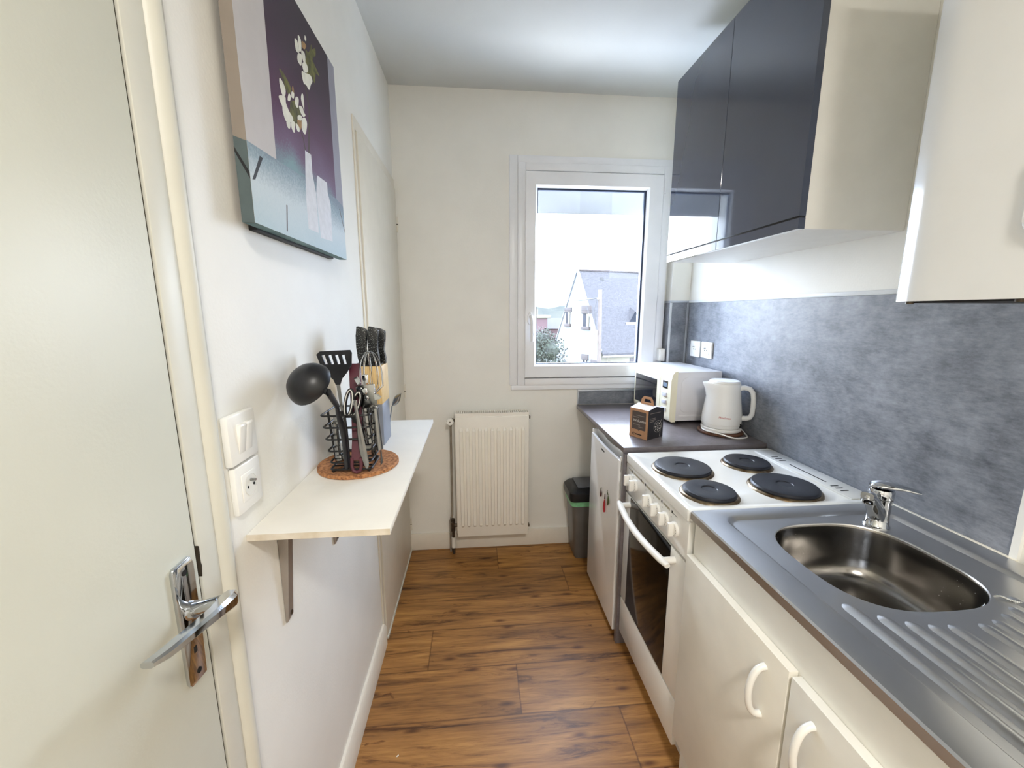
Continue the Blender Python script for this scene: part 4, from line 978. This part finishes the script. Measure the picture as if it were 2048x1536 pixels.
for i, y in enumerate((1.452, 1.4005, 1.2760, 1.2100, 1.1500, 1.0860)):
    kn_ = MB().lathe([(.0225, 0), (.0225, -.006), (.0205, -.008), (.004, -.0082)], (SX0, y, .7745), 28, 'x').prism([(y - .0065, .7745 - .021), (y + .0065, .7745 - .021), (y + .0065, .7745 + .021), (y - .0065, .7745 + .021)], 0, SX0 - .025, SX0 - .006, .003).build('control_knob', 'plastic', ck_)
    q = MB()
    for a in (-60, -35, -10, 15, 40): 
        t = math.radians(a - 90) ; yy, zz = y - .0175 * math.cos(math.radians(a)), .7745 + .0175 * math.sin(math.radians(a)); q.box(SX0 - .0088, SX0 - .0078, yy - .0014, yy + .0014, zz - .0004, zz + .0006)
    q.build('dial_marks', 'inkblack', kn_, smooth=False)
od = MB().box(SX0 + .001, SX0 + .021, SY0 + .001, SY1 - .001, .240, .708, .003).build('oven_door', 'cookerwhite', ck_)
MB().box(SX0 - .0006, SX0 + .004, 1.106, 1.437, .246, .7068, .0006).build('oven_glass', 'ovenglass', od)
hz_ = .672
q = MB(); bow = []
for i in range(15):
    t = i / 14.0; y = 1.468 - (1.468 - 1.052) * t; bow.append(((SX0 - .034 - .022 * math.sin(PI * t)), y, hz_ + .004))
q.tube(bow, [.007] + [.0098] * 13 + [.007], 12, sy=1.3)
for y in (1.440, 1.080): q.cyl((SX0 + .002, y, hz_ + .004), (SX0 - .036, y, hz_ + .004), .011, .010, 14)
q.build('oven_handle', 'plastic', od, angle=50)
MB().box(SX0 + .001, SX0 + .020, SY0 + .002, SY1 - .002, .076, .2345, .003).build('storage_drawer', 'cookerwhite', ck_)
for a, b in ((.2335, .2410), (.7075, .7165)): MB().box(SX0 + .010, SX0 + .023, SY0 + .004, SY1 - .004, a, b).build('dark_joint', 'darkgap', ck_)

# ---- sink unit: steel top, base cabinet
KX0_, KX1_, KY1_, KY0_, KZ = .5885, 1.187, 1.0065, -.26, .8755
sk = thing('kitchen_sink', 'stainless steel sink top with bowl and ribbed drainer', 'sink', (.88, .76, .85))
q = MB(); bm = q.bm
def loopv(pts): return [bm.verts.new(p) for p in pts]
def edges_of(vs): return [bm.edges.get((vs[i], vs[(i + 1) % len(vs)])) or bm.edges.new((vs[i], vs[(i + 1) % len(vs)])) for i in range(len(vs))]
def bridge(a, b):
    n_ = len(a)
    for i in range(n_):
        f = bm.faces.new((a[i], a[(i + 1) % n_], b[(i + 1) % n_], b[i]))
def rz_(x0, x1, y0_, y1_, r_, z, n_=8): return loopv([(x, y, z) for x, y in rrect(x0, x1, y0_, y1_, r_, n_)])
o3 = rz_(KX0_ + .003, KX1_, KY0_, KY1_, .001, KZ - .026); o2 = rz_(KX0_, KX1_, KY0_, KY1_, .001, KZ - .023); o1 = rz_(KX0_, KX1_, KY0_, KY1_, .001, KZ - .004); o0 = rz_(KX0_ + .003, KX1_ - .001, KY0_ + .001, KY1_ - .001, .003, KZ)
bridge(o3, o2); bridge(o2, o1); bridge(o1, o0)
PX0, PX1, PY0, PY1 = .652, 1.135, -.21, .972
p0 = rz_(PX0, PX1, PY0, PY1, .040, KZ); p1 = rz_(PX0 + .006, PX1 - .006, PY0 + .006, PY1 - .006, .036, KZ - .0025); p2 = rz_(PX0 + .013, PX1 - .013, PY0 + .013, PY1 - .013, .032, KZ - .0085); p3 = rz_(PX0 + .018, PX1 - .018, PY0 + .018, PY1 - .018, .030, KZ - .0095)
bridge(o0, p0); bridge(p0, p1); bridge(p1, p2); bridge(p2, p3)
BX, BY, BA, BB, BN = .8835, .766, .168, .163, 2.9
def bowl(sc_, z, dx=0.0, n_=64, e=BN):
    out = []
    for k in range(n_):
        t = 2 * PI * k / n_; c, s_ = math.cos(t), math.sin(t)
        out.append((BX + dx + (BA * sc_) * math.copysign(abs(c) ** (2 / e), c), BY + (BB * sc_) * math.copysign(abs(s_) ** (2 / e), s_), z))
    return loopv(out)
b0_ = bowl(1.0, KZ - .0095)
ed = edges_of(p3) + edges_of(b0_)
bmesh.ops.triangle_fill(bm, use_beauty=True, use_dissolve=False, edges=ed)
prev = b0_; nf0 = len(bm.faces)
for s_, dz in ((.988, -.0100), (.978, -.0125), (.970, -.0180), (.955, -.050), (.930, -.095), (.900, -.118), (.850, -.134), (.770, -.145), (.60, -.151), (.30, -.155), (.10, -.157)):
    nx = bowl(s_, KZ + dz); bridge(prev, nx); prev = nx
bm.faces.new(prev); bm.faces.ensure_lookup_table()
for f in bm.faces[nf0 + 128:]: f.material_index = 1
# pressed ribs of the drainer, running towards the camera
def rib(x, ys, ye, w_):
    sec = lambda y, h, s_: [(x + w_ * s_ * u_, y, KZ - .0097 + h * (1 - u_ * u_) ** 1.2) for u_ in (-1, -.8, -.6, -.4, -.2, 0, .2, .4, .6, .8, 1)]
    lo = [sec(ys, .0004, .4), sec(ys - .006, .0030, .8), sec(ys - .015, .0052, 1), sec(ye + .02, .0052, 1), sec(ye, .0004, .5)]
    q.loft(lo, False, False, closed=False)
for x, ys in ((.700, .640), (.738, .606), (.774, .588), (.808, .578), (.842, .574), (.900, .572), (.936, .578), (.972, .590), (1.008, .605), (1.044, .630)): rib(x, ys, -.17, .0145)
q.build('steel_sheet', ['steel', 'bowlsteel'], sk, angle=28)
MB().lathe([(.036, 0), (.034, .002), (.026, .0026), (.022, -.002), (.004, -.002)], (BX, BY, KZ - .1575), 32).build('waste_outlet', 'chrome', sk)
q = MB(); pts = smooth_path([(1.005, .655, KZ - .075), (1.012, .640, KZ - .030), (1.0155, .630, KZ - .006), (1.030, .616, KZ - .0070), (1.060, .596, KZ - .0070), (1.095, .575, KZ - .0070), (1.118, .55, KZ - .003)], 12)
for p in pts: q.ball(p, .0026, 8)
q.build('plug_chain', 'chrome', sk)
MB().box(KX1_ - .001, XR - .0055, .72, KY1_, KZ - .008, KZ + .0015, .001).build('sealant_joint', 'silicone', sk)
q = MB()
for k in range(150):
    t = random.uniform(0, 2 * PI); s_ = random.choice((.957, .962, .952, .946, .940, .933)); dz = {.957: -.046, .962: -.035, .952: -.056, .946: -.068, .940: -.078, .933: -.090}[s_]
    if not (-.9 < t - PI * .5 < 1.2 or abs(t - 5.6) < .6): continue
    c, sn = math.cos(t), math.sin(t)
    p = (BX + BA * s_ * math.copysign(abs(c) ** (2 / BN), c), BY + BB * s_ * math.copysign(abs(sn) ** (2 / BN), sn), KZ + dz)
    q.ball(p, random.uniform(.0006, .0016), 6)
o_ = q.build('water_drops', 'chrome', sk); o_['kind'] = 'stuff'

# mixer tap
fa = thing('mixer_tap', 'chrome single lever mixer tap behind the sink bowl', 'tap', (1.048, .905, KZ - .009))
FX_, FY_, fz = 1.046, .906, KZ - .0095
MB().lathe([(.028, 0), (.028, .004), (.0255, .007), (.0235, .030), (.0245, .072), (.0260, .078)], (FX_, FY_, fz), 32).build('tap_body', 'chrome', fa)
MB().lathe([(.0258, .079), (.0268, .081), (.0268, .098), (.0245, .103)], (FX_, FY_, fz), 32).build('cartridge_collar', 'chrome', fa)
sd = Vector((-.875, -.485)).normalized(); sn = Vector((-sd.y, sd.x))
def sq(r_, z, a, b):
    c = Vector((FX_, FY_)) + sd * r_
    se = lambda v_: math.copysign(abs(v_) ** .6, v_)
    return [(c.x + sn.x * a * se(math.cos(t)), c.y + sn.y * a * se(math.cos(t)), fz + z + b * se(math.sin(t))) for t in [2 * PI * k / 20 for k in range(20)]]
q = MB(); q.loft([sq(.008, .030, .019, .028), sq(.030, .052, .0170, .023), (sq(.060, .078, .0155, .017)), sq(.085, .097, .0150, .0125), sq(.106, .109, .0150, .0110), sq(.116, .112, .013, .009)])
q.build('spout', 'chrome', fa, angle=50)
cA = Vector((FX_, FY_)) + sd * .102
MB().lathe([(.0135, .116), (.0150, .112), (.0150, .094), (.0130, .091), (.010, .092)], (cA.x, cA.y, fz), 24).build('aerator', 'chrome', fa)
ld = Vector((.62, -.50)).normalized(); ln_ = Vector((-ld.y, ld.x))
def lq(r_, z, a, b):
    c = Vector((FX_, FY_)) + ld * r_
    return [(c.x + ln_.x * a * math.cos(t), c.y + ln_.y * a * math.cos(t), fz + z + b * math.sin(t)) for t in [2 * PI * k / 16 for k in range(16)]]
q = MB(); q.loft([lq(-.026, .107, .008, .003), lq(-.022, .110, .018, .007), lq(-.005, .113, .0255, .0105), lq(.012, .114, .0245, .0095), lq(.028, .1135, .020, .0075), lq(.045, .112, .0150, .0055), lq(.066, .109, .0125, .0045), lq(.073, .108, .009, .003)])
q.build('lever', 'chrome', fa, angle=60)

# base cabinet
cb = thing('sink_cabinet', 'cream base cabinet under the steel sink with bow handles', 'cabinet', (.9, .37, 0))
DX = .5825
MB().box(.6030, .6200, -.255, 1.001, .130, .8485, .001).box(.6205, 1.17, .984, 1.001, .130, .8485).box(.6205, 1.17, -.255, -.238, .130, .8485).box(.6205, 1.17, -.2375, .9835, .130, .146).build('carcass', 'cream', cb)
MB().box(.640, .655, -.25, .984, .0005, .1298).build('plinth', 'cream', cb)
MB().box(.615, 1.15, .985, 1.001, .0005, .1299).build('side_foot', 'whitelam', cb)
for k, (ya, yb, hy, zh) in enumerate(((.6165, 1.0005, .6745, .645), (.2265, .6095, .5530, .643), (-.255, .2200, -.20, .643))):
    dz_ = -.0035 * k
    dd = MB().box(DX, .6022, ya, yb, .143 + dz_, .7475 + dz_, .0012).build('cabinet_door', 'cream', cb)
    q = MB(); pts = []
    for i in range(15):
        t = PI * i / 14; pts.append((DX - .031 * math.sin(t) ** .8, hy, zh + .0575 * math.cos(t)))
    q.tube(pts, [.0075] + [.0068] * 13 + [.0075], 12)
    q.build('bow_handle', 'plastic', dd, angle=60)

# ---- upper cabinet with gloss doors
uc = thing('upper_cabinet', 'upper wall cabinet with two glossy dark blue-grey doors', 'wall cabinet', (1.03, 1.48, 1.645))
UX, UY0, UY1, UZ0, UZ1 = .8745, 1.088, 1.862, 1.6455, 2.389
MB().box(UX + .0205, XR - .001, UY0 + .007, UY1 - .004, UZ0, UZ1 - .002, .0008).build('carcass', 'carcass', uc)
MB().box(UX + .0210, XR - .0012, UY0 + .008, UY1 - .006, UZ0 - .0008, UZ0 + .001).build('underside', 'whitelam', uc)
for ya, yb in ((UY0, 1.4725), (1.4745, UY1)):
    q = MB().box(UX, UX + .0195, ya, yb, UZ0 + .032, UZ1, .0006); q.box(UX, UX + .0195, ya, yb, UZ0 - .002, UZ0 + .0265, .0006); q.slot(1).box(UX + .010, UX + .0195, ya + .001, yb - .001, UZ0 + .026, UZ0 + .033)
    q.build('gloss_door', ['blue', 'bluedark'], uc, smooth=False)

# ---- boiler
bo = thing('wall_boiler', 'white enamelled wall boiler with rounded edges at upper right', 'boiler', (1.0, .53, 1.44))
GX, GY0, GY1, GZ0, GZ1 = .80, .300, .742, 1.4400, 2.24
q = MB(); pl2 = [(XR - .001, GY0), (GX + .03, GY0)] + [(GX + .03 - .03 * math.sin(math.radians(a)), GY0 + .03 - .03 * math.cos(math.radians(a))) for a in (15, 30, 45, 60, 75, 90)] + \
    [(GX, GY1 - .075), (GX + .0008, GY1 - .052), (GX + .0030, GY1 - .038), (GX + .0128, GY1 - .007), (GX + .0165, GY1 - .001), (GX + .02, GY1), (XR - .001, GY1)]
q.prism(pl2, 2, GZ0, GZ1); q.build('casing', 'boiler', bo, angle=40)
cv = rrect(.36, .556, GZ0 + .088, GZ0 + .215, .022, 6)
MB().prism(cv, 0, GX - .008, GX + .004, .003).build('control_surround', 'boiler', bo)
MB().prism(rrect(.372, .544, GZ0 + .104, GZ0 + .20, .014, 6), 0, GX - .0092, GX + .001).build('control_cover', 'boilerpanel', bo)
MB().box(GX + .02, XR - .02, GY0 + .02, GY1 - .02, GZ0 - .003, GZ0 - .0005).build('bottom_plate', 'darkgap', bo)
for y in (.712, .553):
    MB().cyl((GX + .014, y, GZ0), (GX + .014, y, GZ0 - .005), .006, seg=12).build('bottom_screw', 'brass', bo)

# ---- scrap on the floor
tag(MB().box(-.004, .004, -.0016, .0016, .0002, .003, .0008, T=Matrix.Translation((-.2745, 1.118, .0)) @ Matrix.Rotation(.7, 4, 'Z')).build('paper_scrap', 'paper'), 'tiny white paper scrap on the floor boards', 'scrap')

# ---- unseen fill lamp, added behind the camera to brighten the room
lm = thing('fill_lamp', 'round fill lamp added on the ceiling behind the camera', 'lamp', (.30, -.75, H))
MB().lathe([(.15, 0), (.15, -.02), (.13, -.024)], (.30, -.75, H), 40).build('fill_lamp_base', 'whitelam', lm)
ld_ = bpy.data.lights.new('fill_light', 'AREA'); ld_.shape = 'DISK'; ld_.size = .30; ld_.energy = 20; ld_.color = (1.0, .96, .90)
lo_ = bpy.data.objects.new('fill_light', ld_); COL.objects.link(lo_); lo_.parent = lm; lo_.location = (0, 0, -.03)

# ================================================================== outdoors
GZ = -5.0
def cal(x, y, z): return (x, y, z)
tag(MB().box(-120, 160, 8, 320, GZ - .2, GZ).build('street_ground', 'street'), 'pale ground below the window', 'ground', kind='structure')
q = MB(); prof_ = [(-60, 2.6), (-20, 2.2), (0, 2.8), (14, 3.6), (26, 3.4), (31, 4.3), (38, 3.3), (44, 4.6), (56, 5.2), (75, 6), (130, 7)]
q.loft([[(x, 205, GZ) for x, z in prof_], [(x, 214 + 3 * math.sin(x), z) for x, z in prof_], [(x, 300, z + 1) for x, z in prof_]], False, False, closed=False)
tag(q.build('distant_hill', 'hillgreen', smooth=True), 'low scrubby hill on the horizon', 'hill', kind='structure')
# white gabled house
ho = thing('gabled_house', 'white gabled house with a steep slate roof outside the window', 'house', (10.2, 36, GZ))
E0 = Vector((10.24, 33.0)); gdir = Vector((-2.18, 8.0)).normalized(); rdir = Vector((gdir.y, -gdir.x)); Wg, Lr = 8.3, 16.0; ZE, ZR = -1.72, 5.02
def hp2(g, r_, z): p = E0 + gdir * g + rdir * r_; return (p.x, p.y, z)
q = MB()
q.poly([hp2(0, 0, GZ), hp2(0, 0, ZE), hp2(Wg / 2, 0, ZR - .10), hp2(Wg, 0, ZE), hp2(Wg, 0, GZ)]); q.poly([hp2(0, Lr, GZ), hp2(0, Lr, ZE), hp2(Wg / 2, Lr, ZR - .10), hp2(Wg, Lr, ZE), hp2(Wg, Lr, GZ)])
q.poly([hp2(Wg, 0, GZ), hp2(Wg, 0, ZE), hp2(Wg, Lr, ZE), hp2(Wg, Lr, GZ)])
q.slot(1).poly([hp2(0, 0, GZ), hp2(0, Lr, GZ), hp2(0, Lr, ZE), hp2(0, 0, ZE)])
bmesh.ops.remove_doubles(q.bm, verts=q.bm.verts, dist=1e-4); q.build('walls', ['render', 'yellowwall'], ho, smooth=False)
def slab(q, g0, z0, g1, z1, r0, r1, th):
    lo_, up_ = [], []
    for g, z in ((g0, z0), (g1, z1)):
        for r_ in (r0, r1): lo_.append(hp2(g, r_, z)); up_.append(hp2(g, r_, z + th))
    q.loft([[lo_[0], lo_[1], lo_[3], lo_[2]], [up_[0], up_[1], up_[3], up_[2]]])
q = MB(); sl = (ZR - ZE) / (Wg / 2)
slab(q, -.25, ZE - .25 * sl, Wg / 2, ZR, .12, Lr, .16); slab(q, Wg + .25, ZE - .25 * sl, Wg / 2, ZR, .12, Lr, .16)
q.build('slate_roof', 'slate', ho, smooth=False)
q = MB()
for k in range(24): q.box(-.34, .34, -.12, .12, 0, .16, .04, T=Matrix.Translation(hp2(Wg / 2, .5 + k * .65, ZR + .06)) @ Matrix.Rotation(math.atan2(rdir.y, rdir.x), 4, 'Z'))
q.build('ridge_tiles', 'granite', ho)
q = MB(); slab(q, -.1, ZE - .1 * sl, Wg / 2, ZR, -.10, .13, .20); slab(q, Wg + .1, ZE - .1 * sl, Wg / 2, ZR, -.10, .13, .20); q.box(-.13, .13, -.13, .13, 0, .45, .03, T=Matrix.Translation(hp2(Wg / 2, 0, ZR)))
q.build('gable_coping', 'render', ho, smooth=False)
def gwin(g, z0, z1, w_, lint=.42):
    T = Matrix.Translation(hp2(g, -.02, 0)) @ Matrix.Rotation(math.atan2(gdir.y, gdir.x), 4, 'Z')
    f = MB().box(-w_ / 2 - .28, w_ / 2 + .28, -.05, .08, z1, z1 + lint, .02, T=T).box(-w_ / 2 - .20, w_ / 2 + .20, -.05, .14, z0 - .26, z0, .02, T=T).build('window_surround', 'granite', ho)
    MB().box(-w_ / 2, w_ / 2, -.02, .03, z0, z1, T=T).slot(1).box(-w_ / 2, -w_ * .1, .0, .05, z0, z1, T=T).build('window_pane', ['houseglass', 'yellowwall'], f)
gwin(5.7, .35, 1.45, .8); gwin(2.35, .18, 1.30, 1.0, .7); gwin(2.35, -4.4, -2.75, .6, .5); gwin(.7, -4.4, -3.0, .6, .4)
# eaves gutter and the front window
MB().tube([hp2(-.34, .1, ZE - .30 * sl), hp2(-.34, Lr, ZE - .30 * sl)], .07, 8).build('gutter', 'greyplastic', ho)
T = Matrix.Translation(hp2(-.02, 4.6, 0)) @ Matrix.Rotation(math.atan2(rdir.y, rdir.x), 4, 'Z')
f = MB().box(-1.6, 1.6, -.06, .05, -2.95, -2.45, .02, T=T).box(-1.6, -.75, -.05, .05, -4.6, -2.95, .02, T=T).box(.75, 1.6, -.05, .05, -4.6, -2.95, .02, T=T).build('window_surround', 'granite', ho)
q = MB().box(-.75, .75, -.03, .03, -4.6, -2.95, T=T).slot(1).box(-.75, .75, -.06, -.03, -3.55, -3.42, T=T).box(-.04, .04, -.06, -.03, -4.6, -2.95, T=T); q.build('window_pane', ['houseglass', 'pvc'], f)
# small roof dormer
def rp(g, r_, up): return hp2(g, r_, ZE + g * sl + up)
q = MB(); q.poly([rp(1.30, 3.75, .17), rp(1.30, 4.85, .17), rp(1.35, 4.30, 1.05)]); q.slot(1).poly([rp(1.25, 3.65, .18), rp(1.30, 4.30, 1.12), rp(2.1, 4.30, .17)]); q.poly([rp(1.25, 4.95, .18), rp(2.1, 4.30, .17), rp(1.30, 4.30, 1.12)])
q.slot(2).poly([rp(1.15, 3.3, .18), rp(1.15, 4.9, .18), rp(1.25, 4.9, .25), rp(1.25, 3.3, .25)])
q.build('roof_dormer', ['houseglass', 'slate', 'render'], ho, smooth=False)
q = MB(); q.poly([rp(3.55, 2.1, .19), rp(3.55, 2.45, .19), rp(3.75, 2.45, .19), rp(3.75, 2.1, .19)]); q.build('roof_vent', 'darkhole', ho, smooth=False)
# utility pole
pp = thing('utility_pole', 'weathered wooden utility pole standing in front of the slate roof', 'pole', (6.80, 22, GZ))
MB().tube([(6.88, 22, GZ), (6.71, 22, 2.62)], [.15, .105], 12).build('pole_shaft', 'polewood', pp)
MB().tube([(6.55, 21.95, 2.1), (6.72, 21.95, 2.2)], .05, 8).lathe([(.05, 0), (.12, .05), (.12, .22), (.06, .28)], (6.52, 21.95, .20), 12).box(6.5, 6.62, 21.9, 22, -.25, -.1).build('bracket_and_insulator', 'greyplastic', pp)
MB().tube([(6.55, 21.95, 2.12), (6.42, 21.95, 1.6), (6.50, 21.95, .9), (6.54, 21.95, .45)], .025, 6).build('down_lead', 'darkgap', pp)
wr_ = thing('service_cable', 'thin overhead cable running from the pole to the gable', 'cable', (6.6, 22, 2.1))
MB().tube([(6.62, 21.98, 2.18), (6.3, 24.6, 2.12), (8.45, 37.9, 2.62)], .028, 6).build('wire', 'darkgap', wr_)
# tree
tr = thing('leafy_tree', 'dense green tree left of the white gable', 'tree', (4.6, 28.6, GZ))
MB().tube([(4.6, 28.6, GZ), (4.65, 28.6, -3.2), (4.7, 28.5, -1.6)], [.22, .17, .08], 10).build('trunk', 'bark', tr)
q = MB()
lobes = [((4.0, 28.6, -1.3), 1.35), ((5.2, 28.4, -1.25), 1.25), ((4.75, 28.8, -.55), 1.0), ((4.3, 28.2, -2.6), 1.4), ((5.55, 28.5, -2.7), 1.25), ((3.4, 28.8, -2.4), 1.2), ((5.1, 28.2, -3.6), 1.3)]
for (c, r_) in lobes: q.ball(c, r_ * .5, 10)
for i in range(6500):
    c, r_ = random.choice(lobes); d_ = Vector((random.gauss(0, 1), random.gauss(0, 1), random.gauss(0, 1))).normalized()
    p = Vector(c) + d_ * r_ * random.uniform(.5, 1.02); a = d_.orthogonal().normalized(); b = d_.cross(a); t = random.uniform(0, 6.28)
    a, b = a * math.cos(t) + b * math.sin(t), b * math.cos(t) - a * math.sin(t); tilt = d_ * random.uniform(-.06, .06); l_ = random.uniform(.05, .095)
    q.poly([p - a * l_, p - b * l_ * .5 + tilt, p + a * l_, p + b * l_ * .5 - tilt])
q.build('crown', 'leaf', tr, smooth=False, normals=False)
# pink house and grey roofed outbuilding far behind the tree
ph = thing('pink_house', 'far pink rendered house at the left edge of the window', 'house', (9.2, 62, GZ))
MB().box(7.2, 10.5, 60, 66, GZ, .55).build('walls', 'pink', ph); MB().box(7.0, 11.0, 59.8, 66.2, .55, 1.0, .05).box(8.6, 9.4, 62, 63, 1.0, 1.9).build('roof', 'yellowwall', ph)
gbd = thing('grey_roofed_shed', 'long low grey-roofed building between pink house and gable', 'building', (12.5, 68, GZ))
MB().box(10.6, 18.0, 66.5, 72, GZ, -1.2).build('walls', 'pink', gbd)
q = MB(); q.loft([[(10.4, 66.2, -1.25), (18.2, 66.2, -1.25), (18.2, 72.2, -1.25), (10.4, 72.2, -1.25)], [(10.4, 69.2, .45), (18.2, 69.2, .45), (18.2, 69.4, .45), (10.4, 69.4, .45)]]); q.build('roof', 'slate', gbd, smooth=False)
